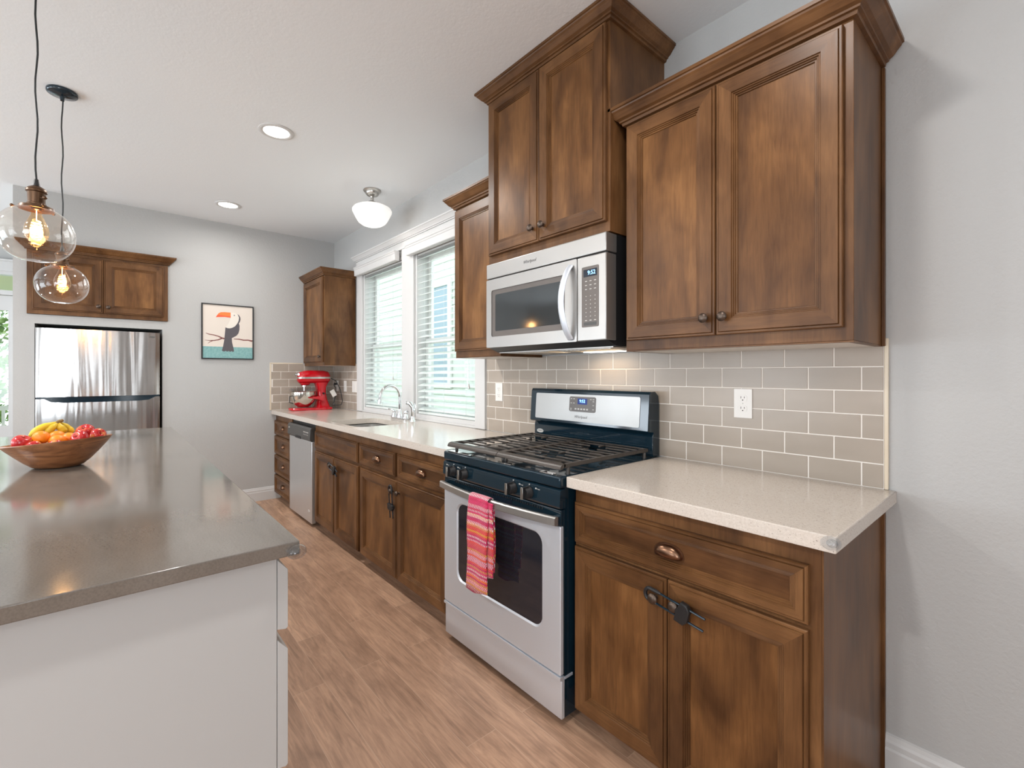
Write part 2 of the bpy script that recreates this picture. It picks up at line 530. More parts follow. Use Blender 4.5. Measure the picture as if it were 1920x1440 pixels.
def obj(name, b, mats, parent=None, loc=None):
    """One mesh object; its origin goes to the middle of its bounds (or to loc)."""
    bm = b.bm
    bmesh.ops.recalc_face_normals(bm, faces=bm.faces[:])
    for e in bm.edges:
        if len(e.link_faces) == 2 and e.calc_face_angle(0) > R(42):
            e.smooth = False
    if loc is None:
        xs = [v.co for v in bm.verts]
        loc = Vector([(min(c[i] for c in xs) + max(c[i] for c in xs)) / 2 for i in range(3)])
    bmesh.ops.translate(bm, verts=bm.verts[:], vec=-Vector(loc))
    me = bpy.data.meshes.new(name)
    bm.to_mesh(me)
    bm.free()
    for m in (mats if isinstance(mats, (list, tuple)) else [mats]):
        me.materials.append(M[m] if isinstance(m, str) else m)
    o = bpy.data.objects.new(name, me)
    return link(o, loc, parent)


def tag(o, label, cat, group=None):
    o['label'] = label
    o['category'] = cat
    if group:
        o['group'] = group
    return o


def thing(name, label, cat, loc, group=None):
    o = bpy.data.objects.new(name, None)
    o.empty_display_size = 0.05
    link(o, loc, None)
    return tag(o, label, cat, group)


def struct(name, b, mats, parent=None):
    o = obj(name, b, mats, parent)
    if parent is None:
        o['kind'] = 'structure'
    return o


def copy_tree(o, shift=(0, 0, 0), parent=None):
    c = o.copy()
    COL.objects.link(c)
    if parent is not None:
        c.parent = parent
    else:
        c.location = Vector(o.location) + Vector(shift)
    for ch in list(o.children):
        copy_tree(ch, (0, 0, 0), c)
    return c


def text(name, body, size, frame, mat, parent, extrude=0.0004, align='CENTER', shear=0.0):
    cu = bpy.data.curves.new(name, 'FONT')
    cu.body = body
    cu.size = size
    cu.extrude = extrude
    cu.align_x = align
    cu.align_y = 'CENTER'
    cu.shear = shear
    cu.resolution_u = 3
    t = bpy.data.objects.new(name + '_curve', cu)
    COL.objects.link(t)
    dg = bpy.context.evaluated_depsgraph_get()
    me = bpy.data.meshes.new_from_object(t.evaluated_get(dg))
    bpy.data.objects.remove(t)
    bpy.data.curves.remove(cu)
    me.transform(frame)
    me.materials.clear()
    me.materials.append(M[mat])
    me.name = name
    loc = frame.translation.copy()
    me.transform(Matrix.Translation(-loc))
    o = bpy.data.objects.new(name, me)
    return link(o, loc, parent)


def frame_y(y, x=0.0, z=0.0):
    """u -> +x, v -> +z, out -> -y: faces the stove side of the room."""
    return Matrix(((1, 0, 0, x), (0, 0, -1, y), (0, 1, 0, z), (0, 0, 0, 1)))


def frame_x(x, y=0.0, z=0.0):
    """u -> +y, v -> +z, out -> +x: faces away from the fridge wall."""
    return Matrix(((0, 0, 1, x), (1, 0, 0, y), (0, 1, 0, z), (0, 0, 0, 1)))


DOOR = [(0, 0), (0, .013), (.0025, .0165), (.008, .0165), (.0095, .0145), (.011, .020), (.013, .020), (.052, .020), (.0535, .0165), (.0575, .0172),
        (.059, .0135), (.063, .0142), (.0645, .0105), (.069, .011), (.0705, .007)]
DRAWER = [(0, 0), (0, .013), (.0025, .0165), (.007, .0165), (.008, .0145), (.0095, .020), (.011, .020), (.026, .020), (.0275, .0165), (.031, .017),
          (.0325, .0135), (.036, .0142), (.0375, .0105), (.041, .011), (.0425, .007)]


def front(kind, parent, F, u0, u1, v0, v1):
    """A framed door or drawer front with its recessed panel."""
    prof = DOOR if kind == 'door' else DRAWER
    b = B(F)
    b.rings(u0, u1, v0, v1, prof, 0, 1, 0, cap=False)
    o = obj(kind, b, ['wood_v', 'wood_h'], parent)
    i = prof[-1][0] - .001
    p = B(F)
    p.box(u0 + i, u1 - i, v0 + i, v1 - i, .002, .0072)
    obj('panel', p, 'panel_v' if kind == 'door' else 'panel_h', o)
    return o


def knob(parent, F, u, v, w0=0.020, mat='knob_metal'):
    b = B(F @ Matrix.Translation((u, v, w0)))
    b.lathe([(0, 0), (.0075, 0), (.0065, .004), (.0055, .010), (.008, .014), (.0155, .018), (.0165, .022), (.013, .027), (.006, .0295), (0, .030)], seg=20)
    return obj('knob', b, mat, parent)


def cup_pull(parent, F, u, v, w0=0.0075):
    """Half-dome bin pull, open below."""
    b = B(F @ Matrix.Translation((u, v, w0)))
    n, m = 16, 6
    grid = []
    for j in range(m + 1):
        ph = R(90) * j / m
        row = []
        for k in range(n + 1):
            a = PI * k / n
            x = .045 * math.cos(a)
            z = .036 * math.sin(a) ** 0.8 * math.cos(ph) ** 0.6 + (-.016)
            y = .026 * math.sin(ph) * math.sin(a) ** 0.75
            row.append(b.v((x, z, y)))
        grid.append(row)
    for a, c in zip(grid, grid[1:]):
        for k in range(n):
            b.face([a[k], a[k + 1], c[k + 1], c[k]], 0, True)
    bmesh.ops.remove_doubles(b.bm, verts=b.bm.verts[:], dist=1e-5)
    b.prism([(-.050, -.0165), (.050, -.0165), (.050, -.010), (.046, .004), (.034, .016), (.018, .0215), (0, .0225), (-.018, .0215), (-.034, .016), (-.046, .004), (-.050, -.010)], 'z', 0, .0015)
    o = obj('cup_pull', b, 'copper', parent)
    md = o.modifiers.new('thick', 'SOLIDIFY')
    md.thickness = 0.0018
    return o


CROWN = [(0, 0), (.010, .002), (.012, .012), (.019, .014), (.020, .020), (.030, .026), (.044, .044), (.050, .050), (.052, .055), (.057, .057), (.057, .068), (0, .068)]


def crown(parent, path, z, prof=CROWN, scale=1.0, vs=1.0, mat='wood_h'):
    """Profile swept along a plan path (outside on the right-hand side), mitred."""
    P = [Vector(p) for p in path]
    b = B()
    rows = []
    for i, p in enumerate(P):
        ds = []
        if i > 0:
            ds.append((P[i] - P[i - 1]).normalized())
        if i < len(P) - 1:
            ds.append((P[i + 1] - P[i]).normalized())
        ns = [Vector((d.y, -d.x)) for d in ds]
        nn = sum(ns, Vector((0, 0)))
        nn = nn / nn.dot(ns[0]) if len(ns) > 1 else ns[0]
        rows.append([b.v((p.x + nn.x * o * scale, p.y + nn.y * o * scale, z + h * vs)) for o, h in prof])
    for a, c in zip(rows, rows[1:]):
        for k in range(len(prof)):
            k2 = (k + 1) % len(prof)
            b.face([a[k], a[k2], c[k2], c[k]], 0, False)
    b.face(rows[0], 0)
    b.face(rows[-1][::-1], 0)
    return obj('crown_molding', b, mat, parent)


# ------------------------------------------------------------------ the room
H = 2.757
XB = -5.255           # fridge wall
XF, XE, YL = -7.35, 3.4, -6.0

b = B(); b.box(XF - .2, XE + .2, YL - .2, .2, -.12, 0)
struct('floor', b, 'floor')
b = B(); b.box(XF - .2, XE + .2, YL - .2, .2, H, H + .12)
struct('ceiling', b, 'ceiling')


def wall_with_holes(name, axis, a0, a1, t0, t1, holes, mat='wall', zt=H):
    """Wall along axis from a0 to a1, thickness t0..t1; holes = (a, b, z0, z1)."""
    b = B()

    def bx(p, q, z0, z1):
        if q - p > 1e-4 and z1 - z0 > 1e-4:
            if axis == 'x':
                b.box(p, q, t0, t1, z0, z1)
            else:
                b.box(t0, t1, p, q, z0, z1)
    cur = a0
    for (p, q, z0, z1) in sorted(holes):
        bx(cur, p, 0, zt)
        bx(p, q, 0, z0)
        bx(p, q, z1, zt)
        cur = q
    bx(cur, a1, 0, zt)
    return struct(name, b, mat)


WZ0, WZ1 = .932, 2.30
W1, W2 = (-4.46, -3.612), (-3.42, -2.558)
wall_with_holes('wall_stove', 'x', XF, XE, 0, .16, [(W1[0], W1[1], WZ0, WZ1), (W2[0], W2[1], WZ0, WZ1)])
wall_with_holes('wall_dining', 'x', XF, XE, YL - .16, YL, [(-6.5, -4.7, .6, 2.4), (-3.9, -2.1, .6, 2.4), (-1.3, .5, .6, 2.4)])
wall_with_holes('wall_end', 'y', YL, 0, XE, XE + .16, [(-5.4, -3.6, .6, 2.4), (-3.06, -2.80, .6, 2.4), (-1.75, -1.49, .6, 2.4)])
b = B(); b.box(XE - .045, XE - .001, -2.62, -1.90, 0, 2.05, .003)  # unseen brown slab, added to streak the fridge reflection
struct('door_2', b, 'wood_v')
DY0, DY1 = -3.72, -2.675
wall_with_holes('wall_far', 'y', YL, 0, XF - .16, XF, [(DY0, DY1, 0, 2.40)])
# fridge wall: a thick block with the fridge alcove and the cabinet recess above it
b = B()
YC = -2.475
fy0, fy1 = -2.357, -1.547
cy0, cy1 = -2.400, -1.506
b.box(XB - .80, XB, fy1, 0, 0, 1.69)
b.box(XB - .80, XB, YC, fy0, 0, 1.69)
b.box(XB - .80, XB, YC, 0, 1.69, 1.764)
b.box(XB - .80, XB, cy1, 0, 1.764, 2.285)
b.box(XB - .80, XB, YC, cy0, 1.764, 2.285)
b.box(XB - .80, XB, YC, 0, 2.285, H)
b.box(XF, XB - .80, YC, 0, 0, H)
struct('wall_fridge', b, 'wall')


def baseboard(name, p0, p1, n):
    """Stepped white baseboard from p0 to p1, standing out along n."""
    p0, p1, n = Vector(p0), Vector(p1), Vector(n)
    prof = [(0, 0), (.016, 0), (.016, .085), (.013, .092), (.013, .108), (.009, .116), (.006, .128), (0, .132)]
    b = B()
    rows = [[b.v((p.x + n.x * o, p.y + n.y * o, z)) for o, z in prof] for p in (p0, p1)]
    for k in range(len(prof)):
        k2 = (k + 1) % len(prof)
        b.face([rows[0][k], rows[0][k2], rows[1][k2], rows[1][k]])
    b.face(rows[0]); b.face(rows[1][::-1])
    return struct(name, b, 'white')


baseboard('baseboard_fridge', (XB, -.56), (XB, fy1), (1, 0))
baseboard('baseboard_stove', (-.345, 0), (XE, 0), (0, -1))
baseboard('baseboard_far', (XF, YC), (XF, DY1 + .10), (1, 0))

# kitchen windows: jambs, frame, sashes, panes
for idx, (x0, x1) in enumerate((W1, W2), 1):
    b = B()
    t = .028
    yo, yi = .10, .155
    b.box(x0, x0 + t, .001, .16, WZ0, WZ1); b.box(x1 - t, x1, .001, .16, WZ0, WZ1)
    b.box(x0 + t, x1 - t, .001, .16, WZ1 - t, WZ1); b.box(x0 + t, x1 - t, .001, .16, WZ0, WZ0 + .03)
    wdw = struct('window_%d' % idx, b, 'white')
    b = B()
    zm = 1.56
    for (za, zb, ya, yb) in ((WZ0 + .03, zm + .02, .085, .110), (zm - .02, WZ1 - t, .112, .137)):
        s_ = .042
        b.box(x0 + t, x0 + t + s_, ya, yb, za, zb); b.box(x1 - t - s_, x1 - t, ya, yb, za, zb)
        b.box(x0 + t + s_, x1 - t - s_, ya, yb, za, za + s_); b.box(x0 + t + s_, x1 - t - s_, ya, yb, zb - s_, zb)
    obj('sash', b, 'ext_white', wdw)
    b = B()
    b.box(x0 + t + .03, x1 - t - .03, .096, .099, WZ0 + .05, zm)
    b.box(x0 + t + .03, x1 - t - .03, .123, .126, zm, WZ1 - t - .03)
    obj('pane', b, 'pane', wdw)

# window casing
b = B()
for (x0, x1) in ((-4.575, W1[0] + .004), (W1[1] - .004, W2[0] + .004), (W2[1] - .004, -2.452)):
    b.box(x0, x1, -.020, -.0005, .918, 2.352, .003)
b.box(-4.58, -2.447, -.024, -.0005, 2.352, 2.412, .002)
struct('trim_1', b, 'white')
_p = [(-4.58, 0), (-4.58, -.024), (-2.447, -.024), (-2.447, 0)]
_c = crown(None, _p, 2.412, [(0, 0), (.008, 0), (.008, .008), (.016, .010), (.020, .018), (.034, .036), (.040, .040), (.040, .050), (0, .050)], 1.0, 1.0, 'white')
_c.name = 'trim_2'
_c['kind'] = 'structure'
# stool at the bottom of the windows
b = B(); b.box(-4.46, -2.558, -.012, .001, .9155, .931, .002)
struct('trim_3', b, 'white')

# far glazed door with transom
b = B()
for y0, y1 in ((DY0 - .09, DY0 + .01), (DY1 - .01, DY1 + .09)):
    b.box(XF, XF + .02, y0, y1, 0, 2.40)
b.box(XF, XF + .022, DY0 - .10, DY1 + .10, 2.395, 2.50)
b.box(XF, XF + .045, DY0 - .13, DY1 + .13, 2.50, 2.52)
b.box(XF - .10, XF + .01, DY0, DY1, 2.14, 2.19)
b.box(XF - .10, XF + .01, DY0, DY1, 2.36, 2.395)
for y0, y1 in ((DY0, DY0 + .03), (DY1 - .03, DY1)):
    b.box(XF - .10, XF + .01, y0, y1, 0, 2.36)
d1 = struct('door_1', b, 'white')
b = B()
b.box(XF - .06, XF - .02, DY1 - .066, DY1 - .032, .02, 2.135); b.box(XF - .06, XF - .02, DY0 + .032, DY0 + .11, .02, 2.135)
b.box(XF - .06, XF - .02, DY0 + .11, DY1 - .066, 1.975, 2.135); b.box(XF - .06, XF - .02, DY0 + .11, DY1 - .066, .02, .73)
obj('door_leaf', b, 'white', d1)
b = B(); b.box(XF - .043, XF - .037, DY0 + .11, DY1 - .066, .73, 1.975)
b.box(XF - .053, XF - .047, DY0 + .03, DY1 - .03, 2.19, 2.36)
obj('pane', b, 'pane', d1)

# ------------------------------------------------------------------ tiled backsplashes
PX, PZ, G = .1556, .0794, .0042


def tiles(name, label, frame, u0, u1, v0, rows, phase, cut=()):
    """Running-bond tile field with real bevelled tiles on a grout bed."""
    t = thing(name, label, 'backsplash', frame @ Vector(((u0 + u1) / 2, v0, 0)))
    v1 = v0 + rows * PZ
    gb = B(frame)
    gb.box(u0, u1, v0, v1, .0006, .0062)
    obj('grout_bed', gb, 'grout', t)
    tb = B(frame)
    for r in range(rows):
        off = phase + (PX / 2 if r % 2 else 0)
        k0 = int(math.floor((u0 - off) / PX)) - 1
        for k in range(k0, k0 + int((u1 - u0) / PX) + 4):
            a, c = max(u0, off + k * PX) + G / 2, min(u1, off + (k + 1) * PX) - G / 2
            if c - a < .012:
                continue
            lo, hi = v0 + r * PZ + G / 2, v0 + (r + 1) * PZ - G / 2
            tb.box(a, c, lo, hi, .002, .0075, .0012, 1)
    obj('tile_field', tb, 'tile', t)
    return t


X0T = -1.03108           # a vertical joint of the odd rows seen in the photo (bottom row)
bs = tiles('tile_backsplash', 'greige subway tile backsplash behind the range and the bare stretch of counter', frame_y(0), -2.448, -.349, .9155, 6, X0T)
b = B(); b.box(-.3485, -.337, -.011, -.0006, .9155, .9155 + 6 * PZ + .012, .003)
b.box(-.349, -.3485 + .001, -.011, -.0006, .9155 + 6 * PZ, .9155 + 6 * PZ + .012, .0004)
obj('edge_trim', b, 'edge_tile', bs)
bs2 = tiles('tile_backsplash', 'greige subway tile backsplash on the wall between the corner and the window casing', frame_y(0), XB + .009, -4.577, .9155, 6, -4.7)
bs3 = tiles('tile_backsplash', 'greige subway tile backsplash with cream edging behind the red mixer', frame_x(XB), -.648, -.0095, .9155, 6, -.09)
b = B(); b.box(XB + .0006, XB + .011, -.661, -.6485, .9155, .9155 + 6 * PZ + .012, .003)
b.box(XB + .0006, XB + .011, -.661, -.335, .9155 + 6 * PZ + .0005, .9155 + 6 * PZ + .013, .003)
obj('edge_trim', b, 'edge_tile', bs3)


# ------------------------------------------------------------------ base cabinets
FY = -.600            # face frame plane of the base cabinets
FB = frame_y(FY)


def base_body(t, x0, x1, top=.874, hollow=False):
    b = B()
    if hollow:
        b.box(x0, x1, FY, FY + .005, .105, top)
        b.box(x0, x0 + .016, FY + .0052, -.012, .105, top)
        b.box(x1 - .016, x1, FY + .0052, -.012, .105, top)
        b.box(x0 + .0162, x1 - .0162, -.028, -.012, .105, top)
        b.box(x0 + .0162, x1 - .0162, FY + .0052, -.0282, .105, .123)
    else:
        b.box(x0, x1, FY, -.012, .105, top, .001, 1)
    o = obj('carcass', b, 'wood_v', t)
    k = B(); k.box(x0 + .001, x1 - .001, -.535, -.03, 0, .1045)
    obj('toe_kick', k, 'wood_h', t)
    return o


def base_cab(name, label, x0, x1, hollow=False, group=None):
    t = thing(name, label, 'cabinet', ((x0 + x1) / 2, -.3, 0), group)
    base_body(t, x0, x1, .874, hollow)
    return t


D0, D1, D2 = .674, .815, .652     # drawer bottom, drawer top, door top
DB = .068                          # door bottom

# beside the range, at the end of the run
cab = base_cab('base_cabinet', 'dark-stained base cabinet at the end of the run, one wide drawer over two doors', -1.142, -.358)
dr = front('drawer', cab, FB, -1.134, -.384, .676, .822)
cup_pull(dr, FB, -.760, .749)
dl = front('door', cab, FB, -1.134, -.7635, DB, .662)
knob(dl, FB, -.797, .598)
d_r = front('door', cab, FB, -.7605, -.384, DB, .662)
knob(d_r, FB, -.728, .598)
b = B()
b.box(-.3578, -.354, FY - .002, -.001, 0, .874)
b.box(-.358, -.345, -.016, -.001, 0, .874, .002)
obj('end_panel', b, 'wood_v', cab)

# sink run: drawer bank, (dishwasher), sink base, two-door cabinet
cab = base_cab('drawer_cabinet', 'narrow dark-stained cabinet of four stacked drawers in the corner', XB + .002, -4.684)
for z0, z1 in ((.668, .812), (.472, .653), (.268, .457), (.068, .254)):
    d_ = front('drawer', cab, FB, XB + .006, -4.694, z0, z1)
    cup_pull(d_, FB, -4.975, (z0 + z1) / 2 + .004)

cab = base_cab('sink_cabinet', 'dark-stained sink base with a false front over two doors beside the dishwasher', -4.018, -3.084, True)
front('drawer', cab, FB, -3.992, -3.112, D0, D1)
dl = front('door', cab, FB, -3.992, -3.5515, DB, D2)
knob(dl, FB, -3.588, .590)
dr = front('door', cab, FB, -3.5485, -3.105, DB, D2)
knob(dr, FB, -3.512, .590)

cab = base_cab('base_cabinet', 'dark-stained base cabinet with two drawers over two doors, between sink base and range', -3.083, -1.945)
for u0, u1 in ((-3.098, -2.555), (-2.524, -1.985)):
    u0 = max(u0, -3.078)
    d_ = front('drawer', cab, FB, u0, u1, D0, D1)
    cup_pull(d_, FB, (u0 + u1) / 2, (D0 + D1) / 2 + .002)
dl = front('door', cab, FB, -3.066, -2.5275, DB, D2)
knob(dl, FB, -2.566, .590)
dr = front('door', cab, FB, -2.5245, -1.985, DB, D2)
knob(dr, FB, -2.489, .590)


# child latches slipped over the cabinet knobs
def latch(label, loc, tilt, spread=1.0):
    """U-shaped sliding latch; local u runs along the rods from the bend."""
    t = thing('cabinet_latch', label, 'latch', loc, None)
    F = Matrix.Translation(loc) @ Matrix(((1, 0, 0, 0), (0, 0, -1, 0), (0, 1, 0, 0), (0, 0, 0, 1))) @ Matrix.Rotation(tilt, 4, 'Z')
    g = .018
    b = B(F)
    pts = [(.185, g, 0), (.03, g, 0)] + [(g * math.sin(a) * -1.0 + .012, g * math.cos(a), 0) for a in [R(15 * k) for k in range(1, 12)]] + [(.03, -g, 0), (.185, -g, 0)]
    b.tube(pts, .0034, 8)
    obj('rod', b, 'black_gloss', t)
    b = B(F)
    bend = [(.045, g, 0), (.03, g, 0)] + [(g * math.sin(a) * -1.0 + .012, g * math.cos(a), 0) for a in [R(15 * k) for k in range(1, 12)]] + [(.03, -g, 0), (.036, -g, 0)]
    b.tube(bend, [.004] + [.0062] * (len(bend) - 2) + [.004], 8)
    obj('bend', b, 'black_matte', t)
    b = B(F)
    b.prism([(.098, -.030), (.128, -.033), (.140, -.018), (.142, .016), (.132, .030), (.112, .032), (.106, .018), (.104, 0), (.100, -.012)], 'z', -.008, .010, bevel=.004)
    obj('slider', b, 'black_matte', t)
    return t


latch('black child latch on the knobs of the cabinet at the end of the run', (-.815, -.640, .612), R(-9))
latch('black child latch hanging down from one knob between the sink base and the range', (-2.568, -.640, .618), R(-84))
latch('black child latch across the knobs of the sink base doors', (-3.607, -.640, .596), R(-14))

# ------------------------------------------------------------------ dishwasher
dw = thing('dishwasher', 'stainless dishwasher with a charcoal control strip between drawers and sink base', 'dishwasher', (-4.35, -.3, 0))
b = B(); b.box(-4.676, -4.024, -.592, -.03, .09, .868)
b.box(-4.676, -4.024, -.530, -.03, 0, .0895)
obj('tub', b, 'black_matte', dw)
b = B(); b.box(-4.668, -4.032, -.628, -.594, .03, .718, .004)
obj('door_panel', b, 'dw_steel', dw)
b = B()
b.prism([(-.594, .722), (-.634, .722), (-.645, .735), (-.642, .822), (-.630, .836), (-.594, .838)], 'x', -4.672, -4.028, bevel=.003)
cp = obj('control_panel', b, 'charcoal', dw)
b = B(); b.prism([(-4.43, .722), (-4.27, .722), (-4.285, .745), (-4.415, .745)], 'y', -.648, -.643)
obj('handle_pocket', b, 'black_matte', cp)
b = B(); b.prism([(-4.655 + .014 * math.cos(a) + .03, .795 + .006 * math.sin(a)) for a in [2 * PI * k / 14 for k in range(14)]], 'y', -.6455, -.642)
obj('badge', b, 'mark', cp)
for i in range(4):
    b = B(); b.box(-4.20 + i * .035, -4.18 + i * .035, -.6455, -.642, .788, .795)
    obj('button', b, 'mark', cp)
    b = B(); b.box(-4.20 + i * .035, -4.188 + i * .035, -.6455, -.642, .768, .773)
    obj('indicator', b, 'mark', cp)
b = B(); b.prism([(-4.110 + .022 * math.cos(a), .125 + .011 * math.sin(a)) for a in [2 * PI * k / 18 for k in range(18)]], 'y', -.6292, -.627)
obj('oval_badge', b, 'mark', dw)

# ------------------------------------------------------------------ worktops
b = B(); b.box(-1.148, -.318, -.645, -.0008, .8755, .915, .003)
tag(obj('countertop', b, 'quartz'), 'short speckled cream quartz worktop over the end cabinet', 'worktop')
SX0, SX1, SY0, SY1 = -3.745, -3.155, -.592, -.200
b = B()
outer = [(XB + .001, -.645), (-1.942, -.645), (-1.942, -.0125), (XB + .001, -.0125)]
inner = rrect(SX0, SX1, SY0, SY1, .07, 6)
zt, zb = .915, .8755
for z, flip in ((zt, False), (zb, True)):
    ov = [b.v((x, y, z)) for x, y in outer]
    iv = [b.v((x, y, z)) for x, y in inner]
    eo = [b.bm.edges.new((ov[k], ov[(k + 1) % 4])) for k in range(4)]
    ei = [b.bm.edges.new((iv[k], iv[(k + 1) % len(iv)])) for k in range(len(iv))]
    bmesh.ops.triangle_fill(b.bm, use_beauty=True, use_dissolve=False, edges=eo + ei)
    if not flip:
        o_t, i_t = ov, iv
    else:
        for k in range(4):
            b.face([o_t[k], o_t[(k + 1) % 4], ov[(k + 1) % 4], ov[k]])
        for k in range(len(iv)):
            b.face([i_t[k], iv[k], iv[(k + 1) % len(iv)], i_t[(k + 1) % len(iv)]])
tag(obj('countertop', b, 'quartz'), 'long white quartz worktop holding the sink below the windows', 'worktop')

# undermount sink
b = B()
prof = [(0.006, .8745), (-.004, .8740), (-.004, .872), (.008, .860), (.012, .74), (.03, .715), (.06, .708)]
loops = []
for ins, z in prof:
    loops.append([b.v((x, y, z)) for x, y in rrect(SX0 + ins - .004, SX1 - ins + .004, SY0 + ins - .004, SY1 - ins + .004, max(.02, .07 - abs(ins)), 6)])
for a, c in zip(loops, loops[1:]):
    for k in range(len(a)):
        b.face([a[k], a[(k + 1) % len(a)], c[(k + 1) % len(a)], c[k]], 0, True)
b.face(loops[-1], 0)
snk = tag(obj('sink', b, 'steel'), 'stainless undermount sink set in the long worktop', 'sink')

# faucet
fx, fyy = -3.475, -.108
fa = thing('faucet', 'chrome gooseneck faucet with two lever handles on a base plate', 'faucet', (fx, fyy, .915))
b = B(); b.prism(rrect(fx - .125, fx + .125, fyy - .028, fyy + .028, .027, 5), 'z', .9152, .934, bevel=.003)
obj('base_plate', b, 'chrome', fa)
b = B()
b.lathe([(.026, .934), (.025, .95), (.018, .97), (.0135, .985), (.0125, 1.0)], (fx, fyy, 0), 20)
pts = [(fx, fyy, .995), (fx, fyy, 1.10)]
for k in range(1, 12):
    a = R(165 * k / 11)
    pts.append((fx - .0, fyy - .085 * (1 - math.cos(a)), 1.10 + .095 * math.sin(a)))
b.tube(pts + [(fx, fyy - .176, 1.078)], [.012] * 2 + [.0115] * 12, 14)
b.cyl((fx, fyy - .1755, 1.082), (fx, fyy - .178, 1.052), .015, .016, 16)
obj('spout', b, 'chrome', fa)
for sx in (-1, 1):
    b = B()
    b.lathe([(0, .9341), (.024, .9341), (.023, .945), (.016, .962), (.015, .972), (.019, .978), (.017, .990), (0, .993)], (fx + sx * .10, fyy, 0), 18)
    b.tube([(fx + sx * .10, fyy, .985), (fx + sx * .125, fyy - .012, .990), (fx + sx * .165, fyy - .02, .992)], [.007, .006, .0075], 10)
    obj('lever_handle', b, 'chrome', fa)
sp = thing('side_sprayer', 'chrome pull-out side sprayer standing beside the gooseneck faucet', 'sprayer', (-3.255, -.112, .915))
b = B()
b.lathe([(0, .9152), (.024, .9152), (.022, .925), (.016, .935), (.0145, .955), (0, .956)], (-3.255, -.112, 0), 18)
obj('collar', b, 'chrome', sp)
b = B()
b.tube([(-3.255, -.112, .952), (-3.253, -.110, .99), (-3.255, -.115, 1.03), (-3.268, -.128, 1.058), (-3.296, -.142, 1.062)], [.012, .0155, .016, .017, .015], 14)
b.tube([(-3.244, -.104, 1.058), (-3.236, -.098, 1.03), (-3.241, -.102, 1.005)], [.003, .0045, .003], 8)
obj('spray_head', b, 'chrome', sp)


# clear corner bumpers
def bumper(label, x, y, z, rot=0.0):
    b = B(Matrix.Translation((x, y, z)) @ Matrix.Rotation(rot, 4, 'Z'))
    b.ball((0, 0, 0), (.021, .021, .016), 16, 10)
    b.ball((.004, -.004, .001), (.012, .012, .010), 12, 8)
    return tag(obj('corner_guard', b, 'clear'), label, 'corner guard')


bumper('clear round corner guard stuck on the end corner of the speckled worktop', -.329, -.643, .899)
bumper('clear round corner guard stuck on the corner of the grey island top', -1.096, -1.585, .893)


# ------------------------------------------------------------------ wall cabinets
def wall_cab(name, label, x0, x1, yf, z0, z1, under=True):
    t = thing(name, label, 'cabinet', ((x0 + x1) / 2, yf / 2, z0))
    b = B()
    b.box(x0, x1, yf, -.0085, z0 + .004, z1, .001, 1)
    obj('carcass', b, 'wood_v', t)
    b = B(); b.box(x0 + .018, x1 - .018, yf + .02, -.01, z0, z0 + .0038)
    obj('underside', b, 'melamine', t)
    b = B()
    b.box(x0 + .0, x1 - .0, yf, yf + .0195, z0 - .0005, z0 + .0036)
    b.box(x0, x0 + .0175, yf + .02, -.0085, z0 - .0005, z0 + .0036)
    b.box(x1 - .0175, x1, yf + .02, -.0085, z0 - .0005, z0 + .0036)
    obj('bottom_rail', b, 'wood_h', t)
    return t


# right of the microwave
U = wall_cab('wall_cabinet', 'large two-door wall cabinet over the speckled worktop, with crown molding', -1.105, -.354, -.339, 1.378, 2.285)
F = frame_y(-.3395)
dl = front('door', U, F, -1.094, -.7375, 1.420, 2.265)
knob(dl, F, -.768, 1.478)
dr = front('door', U, F, -.7345, -.376, 1.420, 2.265)
knob(dr, F, -.704, 1.478)
crown(U, [(-1.105, -.012), (-1.105, -.341), (-.354, -.341), (-.354, -.012)], 2.275)
b = B(); b.box(-.3538, -.344, -.022, -.0085, 1.378, 2.272, .002)
obj('scribe_strip', b, 'wood_v', U)

# over the microwave, up to the ceiling
T = thing('wall_cabinet', 'tall two-door wall cabinet above the microwave, reaching the ceiling', 'cabinet', (-1.53, -.2, 1.86))
b = B(); b.box(-1.9145, -1.1395, -.398, -.0015, 1.8575, 2.752, .001, 1)
obj('carcass', b, 'wood_v', T)
F = frame_y(-.3985)
dl = front('door', T, F, -1.905, -1.5315, 1.898, 2.688)
knob(dl, F, -1.566, 1.962)
dr = front('door', T, F, -1.5285, -1.152, 1.898, 2.688)
knob(dr, F, -1.496, 1.962)
crown(T, [(-1.9145, -.0015), (-1.9145, -.400), (-1.1395, -.400), (-1.1395, -.0015)], 2.694, CROWN, 1.0, .90)

# between the microwave and the window
S = wall_cab('wall_cabinet', 'narrow wall cabinet squeezed between the microwave and the window casing', -2.344, -1.9195, -.320, 1.384, 2.285)
F = frame_y(-.3205)
front('door', S, F, -2.334, -1.935, 1.422, 2.262)
crown(S, [(-2.344, -.012), (-2.344, -.322), (-1.9195, -.322)], 2.275)

# in the corner over the mixer
Cc = wall_cab('wall_cabinet', 'lighter small wall cabinet in the far corner above the red mixer', XB + .002, -4.632, -.318, 1.372, 2.262)
F = frame_y(-.3185)
dd = front('door', Cc, F, XB + .02, -4.655, 1.405, 2.248)
knob(dd, F, -4.692, 1.46)
crown(Cc, [(XB + .002, -.320), (-4.632, -.320), (-4.632, -.012)], 2.256)

